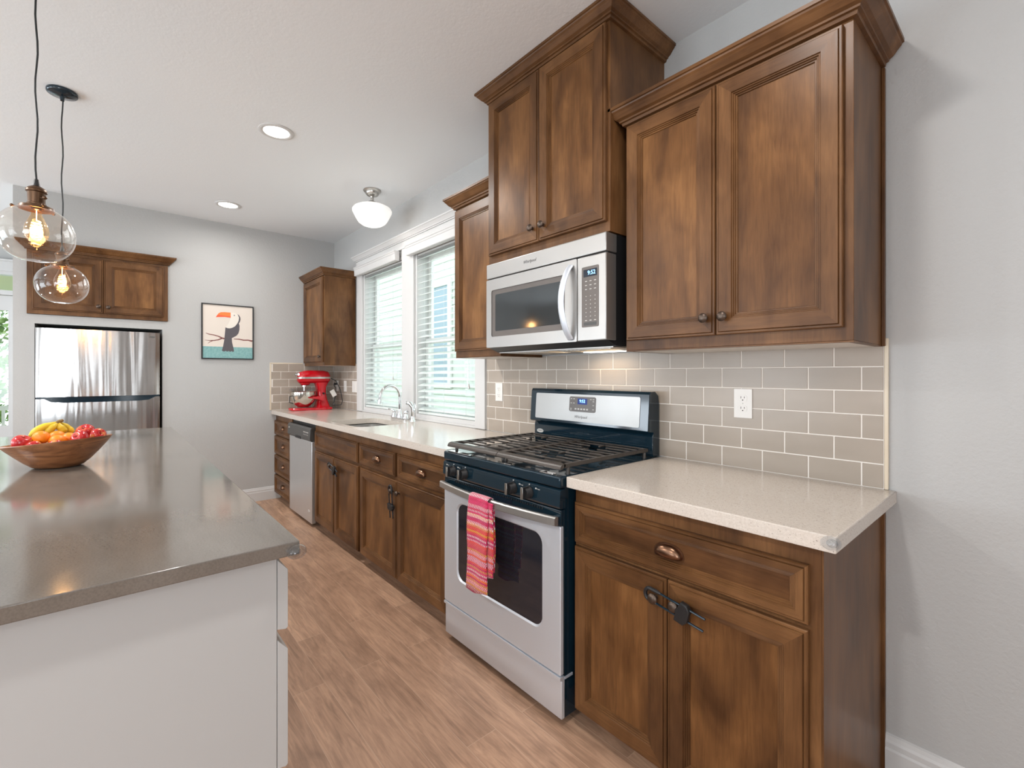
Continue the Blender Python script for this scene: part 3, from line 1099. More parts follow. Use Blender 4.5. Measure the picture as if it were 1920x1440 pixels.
# above the fridge, set into the wall
fc = thing('fridge_cabinet', 'wide low wall cabinet set into the wall above the fridge', 'cabinet', (XB, -1.95, 1.766))
b = B(); b.box(XB - .32, XB + .018, cy0 + .001, cy1 - .001, 1.766, 2.283, .001, 1)
obj('carcass', b, 'wood_v', fc)
F = frame_x(XB + .0185)
ym = -1.9475
dl = front('door', fc, F, -2.368, ym - .0015, 1.80, 2.252)
knob(dl, F, ym - .030, 1.852)
dr = front('door', fc, F, ym + .0015, -1.540, 1.80, 2.252)
knob(dr, F, ym + .032, 1.852)
crown(fc, [(XB + .0008, cy0 - .002), (XB + .020, cy0 - .002), (XB + .020, cy1 + .002), (XB + .0008, cy1 + .002)], 2.272)

# ------------------------------------------------------------------ fridge
fr = thing('fridge', 'stainless top-freezer fridge standing in the wall alcove', 'fridge', (-5.55, -1.955, 0))
ya, yb = -2.350, -1.567
b = B(); b.box(-5.95, -5.262, ya + .004, yb - .004, .02, 1.652, .004)
obj('cabinet_body', b, 'charcoal', fr)


def fridge_door(name, z0, z1):
    b = B()
    n = 14
    poly = [(-5.258, ya), (-5.258, yb)]
    arc = []
    for k in range(n + 1):
        tt = k / n
        y = yb + (ya - yb) * tt
        e = min(tt, 1 - tt)
        arc.append((-5.212 + .010 * math.sin(PI * tt) + (-.010 * (1 - min(1, e / .02)) ** 2), y))
    b.prism([(p[0], p[1]) for p in poly + arc], 'z', z0, z1, bevel=0, smooth=True)
    return obj(name, b, 'fridge_steel', fr)


fz = fridge_door('freezer_door', 1.103, 1.655)
fd = fridge_door('fridge_door', .06, 1.088)
b = B(); b.box(-5.256, -5.212, ya + .003, yb - .003, 1.0885, 1.1025)
b.prism([(-2.30, 1.088), (-1.60, 1.088), (-1.645, 1.062), (-1.72, 1.055), (-2.18, 1.055), (-2.26, 1.062)], 'x', -5.205, -5.1985)
obj('handle_pocket', b, 'black_gloss', fr)
b = B(); b.prism([(-1.622 + .022 * math.cos(a), 1.615 + .007 * math.sin(a)) for a in [2 * PI * k / 16 for k in range(16)]], 'x', -5.212, -5.2085)
obj('badge', b, 'dark_mark', fr)
b = B(); b.box(-5.93, -5.28, ya + .02, yb - .02, 0, .0195)
obj('plinth', b, 'black_matte', fr)

# ------------------------------------------------------------------ microwave
mw = thing('microwave', 'stainless over-the-range microwave under the tall cabinet', 'microwave', (-1.53, -.2, 1.40))
mx0, mx1 = -1.9125, -1.1415
b = B(); b.box(mx0 + .003, mx1 - .003, -.352, -.010, 1.402, 1.854)
b.prism([(-.352, 1.404), (-.405, 1.424), (-.405, 1.85), (-.352, 1.85)], 'x', mx0 + .004, mx1 - .004)
obj('case', b, 'black_matte', mw)
b = B(); b.box(mx0, mx1, -.421, -.351, 1.777, 1.852, .004)
obj('vent_panel', b, 'steel', mw)
b = B()
dx1 = -1.294
wx0, wx1, wz0, wz1 = -1.872, -1.362, 1.478, 1.716
b.prism([(mx0, 1.424), (dx1, 1.424), (dx1, 1.7715), (mx0, 1.7715)], 'y', -.4065, -.354)
# frame round the window
Fm = frame_y(-.4065)
fb = B(Fm)
outer = rrect(mx0, dx1, 1.424, 1.7715, .006, 5)
inner = rrect(wx0, wx1, wz0, wz1, .012, 5)
vo = [fb.v((x, z, 0)) for x, z in outer]; vo2 = [fb.v((x, z, .0145)) for x, z in outer]
vi = [fb.v((x, z, .0145)) for x, z in inner]; vi2 = [fb.v((x, z, .010)) for x, z in inner]
n_ = len(outer)
for k in range(n_):
    k2 = (k + 1) % n_
    fb.face([vo[k], vo[k2], vo2[k2], vo2[k]])
    fb.face([vo2[k], vo2[k2], vi[k2], vi[k]])
    fb.face([vi[k], vi[k2], vi2[k2], vi2[k]])
md = obj('door', fb, 'steel', mw)
obj('door_core', b, 'black_matte', md)
b = B(Fm); b.prism(rrect(wx0 + .0005, wx1 - .0005, wz0 + .0005, wz1 - .0005, .0115, 5), 'z', .001, .0105)
obj('window', b, 'brown_panel', md)
b = B(Fm); b.prism(rrect(wx0 + .028, wx1 - .028, wz0 + .028, wz1 - .024, .008, 5), 'z', .009, .0109)
obj('glass', b, 'mw_glass', md)
b = B()
pts = []
for k in range(15):
    tt = k / 14
    pts.append((-1.338 + .012 * (1 - math.sin(PI * tt)), -.424 - .048 * math.sin(PI * tt) ** 0.7, 1.435 + .312 * tt))
b.tube(pts, .016, 12, True, None, True, .42, (0, 1, 0))
obj('handle', b, 'steel_v', md)
b = B(); b.box(-1.2915, mx1, -.421, -.354, 1.424, 1.7715, .004)
cp = obj('control_panel', b, 'steel', mw)
b = B(frame_y(-.421)); b.prism(rrect(-1.266, -1.178, 1.480, 1.728, .006, 4), 'z', .0, .0012)
kp = obj('keypad', b, 'brown_panel', mw)
b = B(frame_y(-.4222)); b.box(-1.256, -1.186, 1.686, 1.716, 0, .0008)
obj('display', b, 'screen', cp)
text('digits', '9:52', .024, frame_y(-.4232, -1.214, 1.701), 'digit', cp, .0003)
for r_ in range(10):
    for c_ in range(3):
        z = 1.668 - r_ * .0165 - (.012 if r_ > 2 else 0)
        x = -1.243 + c_ * .0235
        w_ = .010 if r_ < 3 or r_ > 8 else .004
        b = B(frame_y(-.4222)); b.box(x - w_ / 2, x + w_ / 2, z - .0016, z + .0016, 0, .0005)
        obj('button', b, 'mark', cp)
b = B(frame_y(-.4222)); b.box(-1.255, -1.189, 1.487, 1.500, 0, .0006)
obj('button_strip', b, 'charcoal', cp)
text('logo', 'Whirlpool', .021, frame_y(-.4213, -1.585, 1.815), 'dark_mark', mw, .0002, 'CENTER', .25)
b = B()
b.box(mx0 + .02, mx1 - .02, -.35, -.03, 1.3975, 1.4018)
hood = obj('underside', b, 'steel', mw)
for i in range(2):
    xa = -1.86 + i * .37
    b = B()
    b.box(xa - .006, xa + .288, -.31, -.15, 1.3965, 1.3973)
    for k in range(12):
        b.box(xa + k * .024, xa + k * .024 + .012, -.30, -.16, 1.3955, 1.3968)
    obj('grease_filter', b, 'nickel', mw)
b = B(); b.box(-1.52, -1.30, -.115, -.055, 1.3945, 1.3972, .001, 1)
obj('lamp_lens', b, 'lamp_white', mw)
lamp('hood_light', 'AREA', (-1.42, -.10, 1.392), 0.5, (1.0, .70, .38), (R(-14), 0, 0), shape='RECTANGLE', size=.22, size_y=.05)

# ------------------------------------------------------------------ range
rg = thing('gas_range', 'black and stainless gas range with cast grates between the two worktops', 'range', (-1.545, -.34, 0))
rx0, rx1 = -1.934, -1.156
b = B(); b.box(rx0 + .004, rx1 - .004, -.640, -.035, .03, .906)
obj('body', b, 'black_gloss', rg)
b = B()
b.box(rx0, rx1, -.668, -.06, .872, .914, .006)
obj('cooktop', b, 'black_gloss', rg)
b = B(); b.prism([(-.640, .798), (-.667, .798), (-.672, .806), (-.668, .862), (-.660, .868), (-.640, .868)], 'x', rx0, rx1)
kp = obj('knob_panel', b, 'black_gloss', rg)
for i, kx in enumerate((-1.842, -1.748, -1.412, -1.318)):
    b = B(frame_y(-.6705, kx, .831))
    b.lathe([(0, 0), (.024, 0), (.024, .006), (.0205, .010), (.0195, .026), (.018, .028), (0, .028)], seg=24)
    b.box(-.0062, .0062, -.0225, .0225, .006, .040, .002)
    b.mi = 1
    b.box(-.007, .007, -.023, .023, .0395, .0415, .0006, 1, 1)
    obj('knob', b, ['black_matte', 'nickel'], rg)
for kx, sgn in ((-1.842, -1), (-1.748, -1), (-1.412, 1), (-1.318, 1)):
    b = B(frame_y(-.671)); b.box(kx - .0012, kx + .0012, .858, .863, -.003, .0008)
    obj('off_mark', b, 'mark', kp)
    x0_ = kx + .034 if sgn > 0 else kx - .062
    text('knob_caption', {-1: 'Rear', 1: 'Front'}[sgn], .0075, frame_y(-.6735, x0_ + .019, .8515), 'mark', kp, .0002)
    b = B(frame_y(-.671)); b.box(x0_, x0_ + .005, .849, .854, -.003, .0006)
    obj('burner_symbol', b, 'mark', kp)
# oven door
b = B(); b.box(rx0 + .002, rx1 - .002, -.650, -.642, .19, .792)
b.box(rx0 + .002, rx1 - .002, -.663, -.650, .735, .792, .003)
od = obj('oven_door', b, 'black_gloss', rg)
Fo = frame_y(-.650)
fb = B(Fo)
outer = rrect(rx0 + .002, rx1 - .002, .190, .733, .006, 6)
inner = rrect(-1.826, -1.252, .318, .686, .045, 6)
vo = [fb.v((x, z, 0)) for x, z in outer]; vo2 = [fb.v((x, z, .013)) for x, z in outer]; vo3 = [fb.v((x + (.002 if x < -1.5 else -.002), z + (.002 if z < .5 else -.002), .015)) for x, z in outer]
vi = [fb.v((x, z, .015)) for x, z in inner]; vi2 = [fb.v((x + (.006 if x < -1.5 else -.006), z + (.006 if z < .5 else -.006), .008)) for x, z in inner]
n_ = len(outer)
for k in range(n_):
    k2 = (k + 1) % n_
    for a, c in ((vo, vo2), (vo2, vo3), (vo3, vi), (vi, vi2)):
        fb.face([a[k], a[k2], c[k2], c[k]])
obj('steel_frame', fb, 'steel_v', od)
b = B(Fo); b.prism(rrect(-1.824, -1.254, .320, .684, .044, 6), 'z', .001, .0085)
obj('window', b, 'oven_glass', od)
b = B()
n = 24
rows = []
for k in range(n + 1):
    tt = k / n
    x = rx0 + .004 + (rx1 - rx0 - .008) * tt
    y = -.688 - .036 * math.sin(PI * tt) ** 0.9
    rows.append([b.v((x, y, .772)), b.v((x, y - .006, .768)), b.v((x, y - .006, .744)), b.v((x, y, .740)), b.v((x, y + .012, .740)), b.v((x, y + .012, .772))])
for a, c in zip(rows, rows[1:]):
    for k in range(6):
        b.face([a[k], a[(k + 1) % 6], c[(k + 1) % 6], c[k]], 0, False)
b.face(rows[0]); b.face(rows[-1][::-1])
hd = obj('handle', b, 'steel', od)
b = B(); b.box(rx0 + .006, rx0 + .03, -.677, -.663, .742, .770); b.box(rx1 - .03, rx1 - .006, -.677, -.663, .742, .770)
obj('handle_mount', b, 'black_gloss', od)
b = B()
for k in range(44):
    x = -1.84 + k * .0136
    b.box(x, x + .006, -.6655, -.6628, .776, .784)
obj('vent_slots', b, 'black_matte', od)
b = B(); b.box(rx0 + .003, rx1 - .001, -.660, -.642, .030, .181, .004)
b.box(rx0 + .003, rx1 - .001, -.642, -.60, .172, .181)
b.prism([(-.655, .170), (-.668, .175), (-.668, .186), (-.650, .186)], 'x', rx0 + .003, rx1 - .001)
obj('storage_drawer', b, 'steel_v', rg)
for x, y in ((rx0 + .10, -.58), (rx1 - .10, -.58), (rx0 + .10, -.10), (rx1 - .10, -.10)):
    b = B(); b.lathe([(0, 0), (.016, 0), (.016, .012), (.008, .014), (.008, .0295), (0, .0295)], (x, y, 0), 14)
    obj('levelling_foot', b, 'rubber', rg)
# backguard
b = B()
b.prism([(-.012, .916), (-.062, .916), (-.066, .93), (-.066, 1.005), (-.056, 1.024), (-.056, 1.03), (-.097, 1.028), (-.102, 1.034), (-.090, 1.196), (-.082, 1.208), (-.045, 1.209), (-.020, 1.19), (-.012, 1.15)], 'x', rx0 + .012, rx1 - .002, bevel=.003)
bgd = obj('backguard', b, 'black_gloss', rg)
Fg = Matrix.Translation((0, -.1018, 1.034)) @ Matrix.Rotation(R(-4.3), 4, 'X') @ frame_y(0)
b = B(Fg); b.prism(rrect(-1.879, -1.204, .012, .150, .008, 4), 'z', -.001, .0022)
obj('steel_fascia', b, 'steel', bgd)
b = B(Fg); b.prism(rrect(-1.628, -1.456, .062, .139, .010, 4), 'z', .002, .0036)
dp = obj('control_display', b, 'brown_panel', bgd)
b = B(Fg); b.box(-1.572, -1.510, .100, .130, .0034, .0042)
obj('display', b, 'display_blue', bgd)
text('digits', '9:52', .022, Fg @ Matrix.Translation((-1.541, .116, .0046)), 'digit', bgd, .0003)
for k in range(5):
    b = B(Fg); b.box(-1.590 + k * .019, -1.578 + k * .019, .072, .080, .0034, .0041)
    obj('button', b, 'mark', bgd)
for x, z in ((-1.615, .127), (-1.597, .127), (-1.615, .105), (-1.597, .105), (-1.487, .127), (-1.470, .127), (-1.470, .117), (-1.615, .077), (-1.615, .069), (-1.470, .098), (-1.470, .077)):
    b = B(Fg); b.box(x - .005, x + .005, z - .0018, z + .0018, .0034, .0041)
    obj('button', b, 'mark', bgd)
text('logo', 'Whirlpool', .020, Fg @ Matrix.Translation((-1.550, .036, .0024)), 'dark_mark', bgd, .0002, 'CENTER', .25)
b = B(frame_y(-.0665)); b.prism([(-1.876 + .026 * math.cos(a), .970 + .011 * math.sin(a)) for a in [2 * PI * k / 24 for k in range(24)]], 'z', -.002, .0008)
ov = obj('oval_sticker', b, 'mark', bgd)
text('sticker_text', 'AMERICA', .0085, frame_y(-.0675, -1.876, .9705), 'dark_mark', ov, .0002)
# burners
for bx_, by_, rr in ((-1.742, -.22, .036), (-1.742, -.50, .045), (-1.348, -.22, .038), (-1.348, -.50, .048)):
    b = B(); b.lathe([(0, .9142), (rr + .012, .9142), (rr + .008, .920), (rr, .922), (rr, .928), (rr - .006, .932), (0, .933)], (bx_, by_, 0), 24)
    obj('burner', b, 'burner', rg)
# two cast grates
for gx0, gx1 in ((-1.921, -1.5465), (-1.5435, -1.169)):
    b = B()
    zt = .956
    gy0, gy1 = -.655, -.085

    def bar(xa, xb, ya_, yb_, z0=zt - .0075, z1=zt):
        b.box(xa, xb, ya_, yb_, z0, z1, .002, 1)
    bar(gx0, gx0 + .013, gy0 + .02, gy1, zt - .016); bar(gx1 - .013, gx1, gy0 + .02, gy1, zt - .016)
    b.prism([(gy0 + .030, zt - .010), (gy0 + .012, zt - .019), (gy0 + .003, zt - .021), (gy0 + .000, zt - .016), (gy0 + .004, zt - .008), (gy0 + .012, zt - .002), (gy0 + .020, zt), (gy0 + .030, zt)], 'x', gx0, gx1, smooth=True)
    bar(gx0 + .013, gx1 - .013, gy1 - .012, gy1)
    cx = (gx0 + gx1) / 2
    w_ = .008
    bar(gx0 + .013, gx1 - .013, -.374, -.366)
    for i, yy in enumerate((-.575, -.525, -.475, -.425, -.315, -.265, -.205, -.150)):
        if yy in (-.525, -.475, -.265, -.205):
            bar(gx0 + .013, cx - .045, yy - w_ / 2, yy + w_ / 2)
            bar(cx + .045, gx1 - .013, yy - w_ / 2, yy + w_ / 2)
        else:
            bar(gx0 + .013, gx1 - .013, yy - w_ / 2, yy + w_ / 2)
    for q0, q1 in ((-.575, -.535), (-.465, -.40), (-.315, -.272), (-.198, -.15)):
        bar(cx - w_ / 2, cx + w_ / 2, q0, q1, zt - .0075, zt + .0005)
    for fx_ in (gx0 + .007, gx1 - .007):
        for fy_ in (gy0 + .05, gy1 - .02):
            b.cyl((fx_, fy_, .9142), (fx_, fy_, zt - .014), .008, .007, 10)
    obj('grate', b, 'iron', rg)
for xa, xb in ((-1.905, -1.72), (-1.50, -1.44), (-1.27, -1.20)):
    b = B(); b.box(xa, xb, -.664, -.640, .9142, .9185, .001, 1)
    obj('cooktop_trim', b, 'chrome', rg)

# towel over the oven handle
b = B()


def towel_sheet(x0, x1, pathf, nx=10):
    pth = pathf
    rows = []
    for j, (y, z) in enumerate(pth):
        row = []
        for k in range(nx + 1):
            tt = k / nx
            x = x0 + (x1 - x0) * tt + .004 * math.sin(j * .5 + k)
            dy = -.003 * math.sin(tt * 7 + j * .15) * min(1, j / 6)
            dz = -.010 * math.sin(tt * PI * 1.3 + .5) if j == len(pth) - 1 else 0
            row.append(b.v((x, y + dy, z + dz)))
        rows.append(row)
    for a, c in zip(rows, rows[1:]):
        for k in range(nx):
            b.face([a[k], a[k + 1], c[k + 1], c[k]], 0, True)


hy = -.7245
down = [(hy - .0105 - .0006 * k, .768 - .0215 * k) for k in range(1, 19)]
back = [(hy + .017, .772 - .022 * k) for k in range(14, 0, -1)]
towel_sheet(-1.628, -1.492, [(hy + .0155, .770), (hy + .012, .7755), (hy + .004, .7775), (hy - .004, .7755), (hy - .0095, .7705)] + down)
towel_sheet(-1.600, -1.462, [(hy - .0085, .7635), (hy - .0088, .752)] + [(hy - .0085 + .0002 * k, .745 - .0225 * k) for k in range(14)], 10)
towel_sheet(-1.618, -1.480, [(hy + .0155, .7705)] + back[::-1])
tw = tag(obj('dish_towel', b, 'towel'), 'pink and orange striped woven dish towel folded over the oven handle', 'towel')
md_ = tw.modifiers.new('thick', 'SOLIDIFY'); md_.thickness = .0035; md_.offset = 1

# ------------------------------------------------------------------ outlets and switches
def outlet(label, frame, duplex=True, w_=.070, h_=.115, rocker=False):
    p0 = frame @ Vector((0, 0, 0))
    t = thing('wall_outlet' if duplex else 'light_switch', label, 'outlet' if duplex else 'switch', p0)
    b = B(frame); b.box(-w_ / 2, w_ / 2, -h_ / 2, h_ / 2, .0078, .0125, .0015)
    obj('plate', b, 'plate', t)
    if duplex:
        for s_ in (1, -1):
            b = B(frame); b.prism([(x, z + s_ * .0205) for x, z in rrect(-.0165, .0165, -.014, .014, .011, 5)], 'z', .0115, .0138, bevel=.0005)
            r_ = obj('receptacle', b, 'plate', t)
            b = B(frame)
            b.box(-.0075, -.0055, s_ * .0205 - .001, s_ * .0205 + .008, .0135, .0141)
            b.box(.0055, .0075, s_ * .0205, s_ * .0205 + .007, .0135, .0141)
            b.prism([(.0025 * math.cos(a), s_ * .0205 - .007 + .0025 * math.sin(a)) for a in [2 * PI * k / 10 for k in range(10)]], 'z', .0135, .0141)
            obj('slots', b, 'slot', r_)
        b = B(frame); b.cyl((0, 0, .012), (0, 0, .0131), .0025, None, 10)
        obj('screw', b, 'mark', t)
    else:
        b = B(frame); b.box(-.0165, .0165, -.033, .033, .0118, .0145, .001)
        obj('rocker', b, 'plate', t)
    return t


outlet('white duplex outlet in the tile over the speckled worktop', frame_y(0, -.790, 1.172))
outlet('white duplex outlet in the tile between window casing and range', frame_y(0, -2.312, 1.172))
outlet('white outlet nearest the corner, with the mixer plug in it', frame_y(0, -5.135, 1.158))
outlet('white duplex outlet in the corner tile beside the mixer plug', frame_y(0, -4.905, 1.158))
outlet('wide white rocker switch plate next to the window casing in the corner', frame_y(0, -4.655, 1.158), False, .117)

# ------------------------------------------------------------------ blinds
def blind(label, x0, x1, vx0, vx1, swing):
    t = thing('window_blind', label, 'blind', ((x0 + x1) / 2, -.0, WZ1))
    b = B()
    prof = [(-.0215, 2.262), (-.060, 2.262), (-.063, 2.266), (-.063, 2.318), (-.067, 2.323), (-.069, 2.333), (-.074, 2.338), (-.074, 2.346), (-.0215, 2.346)]
    b.prism(prof, 'x', vx0, vx1, bevel=.001)
    obj('valance', b, 'white', t)
    b = B()
    pitch, wd, th = .0492, .060, .003
    z = WZ0 + .075
    tilt = R(-21)
    ca, sa = math.cos(tilt), math.sin(tilt)
    xa, xb = x0 + .033, x1 - .033
    yc = .036
    k = 0
    while z < 2.25:
        vv = []
        for x in (xa, xb):
            for (u, q) in ((-wd / 2, -th / 2), (0, .002 - th / 2), (wd / 2, -th / 2), (wd / 2, th / 2), (0, .002 + th / 2), (-wd / 2, th / 2)):
                vv.append(b.v((x, yc + u * ca - q * sa, z + u * -sa + q * ca)))
        for i in range(6):
            i2 = (i + 1) % 6
            b.face([vv[i], vv[i2], vv[6 + i2], vv[6 + i]])
        b.face(vv[0:6][::-1]); b.face(vv[6:12])
        z += pitch
        k += 1
    sl = obj('slats', b, 'blind', t)
    b = B(); b.box(xa, xb, yc - .024, yc + .024, WZ0 + .032, WZ0 + .052, .003)
    obj('bottom_rail', b, 'blind', t)
    b = B(); b.box(xa, xb, yc - .03, yc + .03, 2.255, 2.27)
    obj('head_rail', b, 'white', t)
    b = B()
    for q in (.14, .5, .86):
        x = xa + (xb - xa) * q
        for yy in (yc - .030, yc + .030):
            b.tube([(x, yy, WZ0 + .05), (x, yy, 2.255)], .0008, 5)
    obj('ladder_cords', b, 'blind', t)
    for (x, zb_) in swing:
        b = B(); b.tube([(x, -.008, 2.262), (x, -.008, zb_ + .03)], .001, 5)
        c_ = obj('pull_cord', b, 'blind', t)
        b = B(); b.lathe([(0, zb_ + .036), (.003, zb_ + .034), (.005, zb_ + .022), (.009, zb_ + .006), (.008, zb_), (0, zb_)], (x, -.008, 0), 12)
        obj('tassel', b, 'nickel', c_)
    return t


blind('white slatted blind on the window behind the faucet, nearer the corner', W1[0], W1[1], -4.532, -3.655, [(-3.80, 1.235), (-3.80, 1.165)])
blind('white slatted blind on the window beside the range, partly hidden by cabinets', W2[0], W2[1], -3.462, -2.515, [(-2.648, 1.185)])

# ------------------------------------------------------------------ ceiling lights
for i, (x, y, lab) in enumerate(((-3.06, -1.14, 'lit recessed downlight nearer the island pendants, larger in view'), (-4.66, -1.13, 'lit recessed downlight near the fridge wall, smaller in view'))):
    t = thing('recessed_light', lab, 'ceiling light', (x, y, H), None)
    b = B(); b.lathe([(.072, H - .0006), (.099, H - .0006), (.098, H - .004), (.090, H - .007), (.078, H - .008), (.072, H - .004)], (x, y, 0), 36)
    obj('trim_ring', b, 'white', t)
    b = B(); b.lathe([(0, H - .0035), (.073, H - .0035), (.073, H - .0012), (0, H - .0012)], (x, y, 0), 36)
    obj('lens', b, 'lamp_white', t)

t = thing('schoolhouse_light', 'white schoolhouse semi-flush ceiling light on a nickel stem', 'ceiling light', (-3.541, -.317, H))
cx, cy = -3.541, -.317
b = B(); b.lathe([(0, H - .0006), (.068, H - .0006), (.070, H - .006), (.064, H - .014), (.054, H - .018), (.052, H - .030), (.044, H - .040), (.030, H - .046), (.016, H - .052), (.013, H - .060), (0, H - .060)], (cx, cy, 0), 32)
obj('canopy', b, 'nickel', t)
b = B(); b.lathe([(0, H - .058), (.011, H - .058), (.014, H - .068), (.011, H - .078), (.011, H - .086), (.030, H - .092), (.046, H - .104), (.054, H - .116), (0, H - .116)], (cx, cy, 0), 28)
obj('fitter', b, 'nickel', t)
b = B(); b.lathe([(.050, H - .113), (.075, H - .118), (.110, H - .128), (.142, H - .145), (.153, H - .160), (.152, H - .175), (.140, H - .200), (.120, H - .238), (.106, H - .258), (.080, H - .276), (.045, H - .288), (0, H - .291)], (cx, cy, 0), 40)
obj('glass_shade', b, 'opal', t)
lamp('schoolhouse_bulb', 'POINT', (cx, cy, H - .36), 1.3, (1, .94, .85), shadow_soft_size=.12)


def pendant(label, x, y, zc):
    t = thing('pendant_light', label, 'pendant', (x, y, H), 'glass globe pendants over the island')
    b = B(); b.lathe([(0, H - .0006), (.060, H - .0006), (.062, H - .004), (.062, H - .014), (.058, H - .019), (.020, H - .026), (.010, H - .030), (.008, H - .05), (0, H - .05)], (x, y, 0), 30)
    obj('canopy', b, 'black_gloss', t)
    ztop = zc + .185
    b = B()
    pts = [(x + .0035 * math.sin(k * .9), y + .003 * math.cos(k * 1.1), H - .045 + (ztop - H + .045) * k / 16) for k in range(17)]
    b.tube(pts, .0030, 8)
    obj('cord', b, 'cable', t)
    b = B(); b.lathe([(0, ztop + .012), (.006, ztop + .012), (.010, ztop - .012), (0, ztop - .012)], (x, y, 0), 16)
    obj('strain_relief', b, 'black_matte', t)
    b = B(); b.lathe([(0, zc + .173), (.012, zc + .172), (.022, zc + .166), (.0285, zc + .158), (.0285, zc + .151), (.0245, zc + .148), (.0235, zc + .125), (.0235, zc + .112), (.026, zc + .110), (.026, zc + .104), (0, zc + .104)], (x, y, 0), 28)
    b.cyl((x + .02, y + .012, zc + .128), (x + .036, y + .022, zc + .126), .003, None, 8)
    b.ball((x + .040, y + .0245, zc + .126), .0065, 10, 8)
    sk = obj('socket', b, 'socket', t)
    b = B(); b.lathe([(0, zc + .1035), (.030, zc + .1035), (.046, zc + .098), (.048, zc + .088), (.0445, zc + .087), (.043, zc + .094), (.0, zc + .0975)], (x, y, 0), 32)
    for a in (R(20), R(140), R(260)):
        dx, dy = math.cos(a), math.sin(a)
        b.cyl((x + .046 * dx, y + .046 * dy, zc + .094), (x + .060 * dx, y + .060 * dy, zc + .0945), .002, None, 8)
        b.ball((x + .063 * dx, y + .063 * dy, zc + .0945), .0055, 10, 8)
    obj('globe_holder', b, 'socket', t)
    # blown glass globe, open above
    prof = []
    for k in range(27):
        th = R(24 + (180 - 24) * k / 26)
        rr = .1055 * math.sin(th) ** 0.85
        hh = zc + .098 * math.cos(th) * (1.0 if math.cos(th) > 0 else 1.0)
        prof.append((rr if k < 26 else 0, max(hh, zc - .0945)))
    prof = [(.042, zc + .0935)] + prof
    b = B(); b.lathe(prof, (x, y, 0), 48)
    obj('glass_globe', b, 'globe', t)
    # bulb with coiled filament
    b = B(); b.lathe([(.013, zc + .088), (.014, zc + .072), (.022, zc + .052), (.031, zc + .030), (.034, zc + .010), (.031, zc - .010), (.020, zc - .026), (0, zc - .033)], (x, y, 0), 28)
    bu = obj('bulb', b, 'bulb_glass', t)
    b = B()
    b.tube([(x + (.010 + .005 * math.sin(PI * k / 72)) * math.cos(2 * PI * k / 12), y + (.010 + .005 * math.sin(PI * k / 72)) * math.sin(2 * PI * k / 12), zc + .048 - .060 * k / 72) for k in range(73)], .0016, 6)
    b.cyl((x, y, zc + .086), (x, y, zc + .05), .0012, None, 6)
    obj('filament', b, 'filament', bu)
    b = B(); b.lathe([(0, zc + .0965), (.0135, zc + .0965), (.0135, zc + .088), (.010, zc + .085), (0, zc + .085)], (x, y, 0), 16)
    obj('bulb_cap', b, 'copper', bu)
    lamp('pendant_bulb', 'POINT', (x, y, zc + .018), 2.6, (1, .62, .30), shadow_soft_size=.02)
    return t


pendant('clear glass globe pendant nearer the camera, cut by the edge of the picture', -2.371, -2.100, 1.788)
pendant('clear glass globe pendant in front of the fridge cabinet, farther along the island', -3.352, -2.090, 1.752)

# ------------------------------------------------------------------ toucan print
pf = thing('framed_print', 'black-framed print of a toucan on a branch, on the fridge wall', 'picture', (XB, -1.032, 1.70))
FX = frame_x(XB)
py0, py1, pz0, pz1 = -1.252, -.812, 1.432, 1.963
b = B(FX)
b.rings(py0, py1, pz0, pz1, [(0, .001), (0, .022), (.010, .022), (.010, .014)], 0, 0, 0, cap=False)
obj('frame', b, 'black_matte', pf)
b = B(FX)
b.box(py0 + .0095, py1 - .0095, pz0 + .0095, pz1 - .0095, .010, .014)
pp = obj('print', b, 'paper', pf)


def art(name, polys, w0, mat):
    b = B(FX)
    for poly in polys:
        b.prism(poly, 'z', w0, w0 + .0003)
    return obj(name, b, mat, pp)


art('sea', [[(py0 + .010, pz0 + .010), (py1 - .010, pz0 + .010), (py1 - .010, 1.552), (py0 + .010, 1.552)]], .0139, 'art_teal')


def strip(pts, wd):
    L_, R_ = [], []
    for i, p in enumerate(pts):
        a = Vector(pts[max(0, i - 1)]); c = Vector(pts[min(len(pts) - 1, i + 1)])
        t_ = (c - a).normalized(); n_ = Vector((-t_.y, t_.x))
        ww = wd[i] if isinstance(wd, list) else wd
        L_.append((p[0] + n_.x * ww, p[1] + n_.y * ww)); R_.append((p[0] - n_.x * ww, p[1] - n_.y * ww))
    return L_ + R_[::-1]


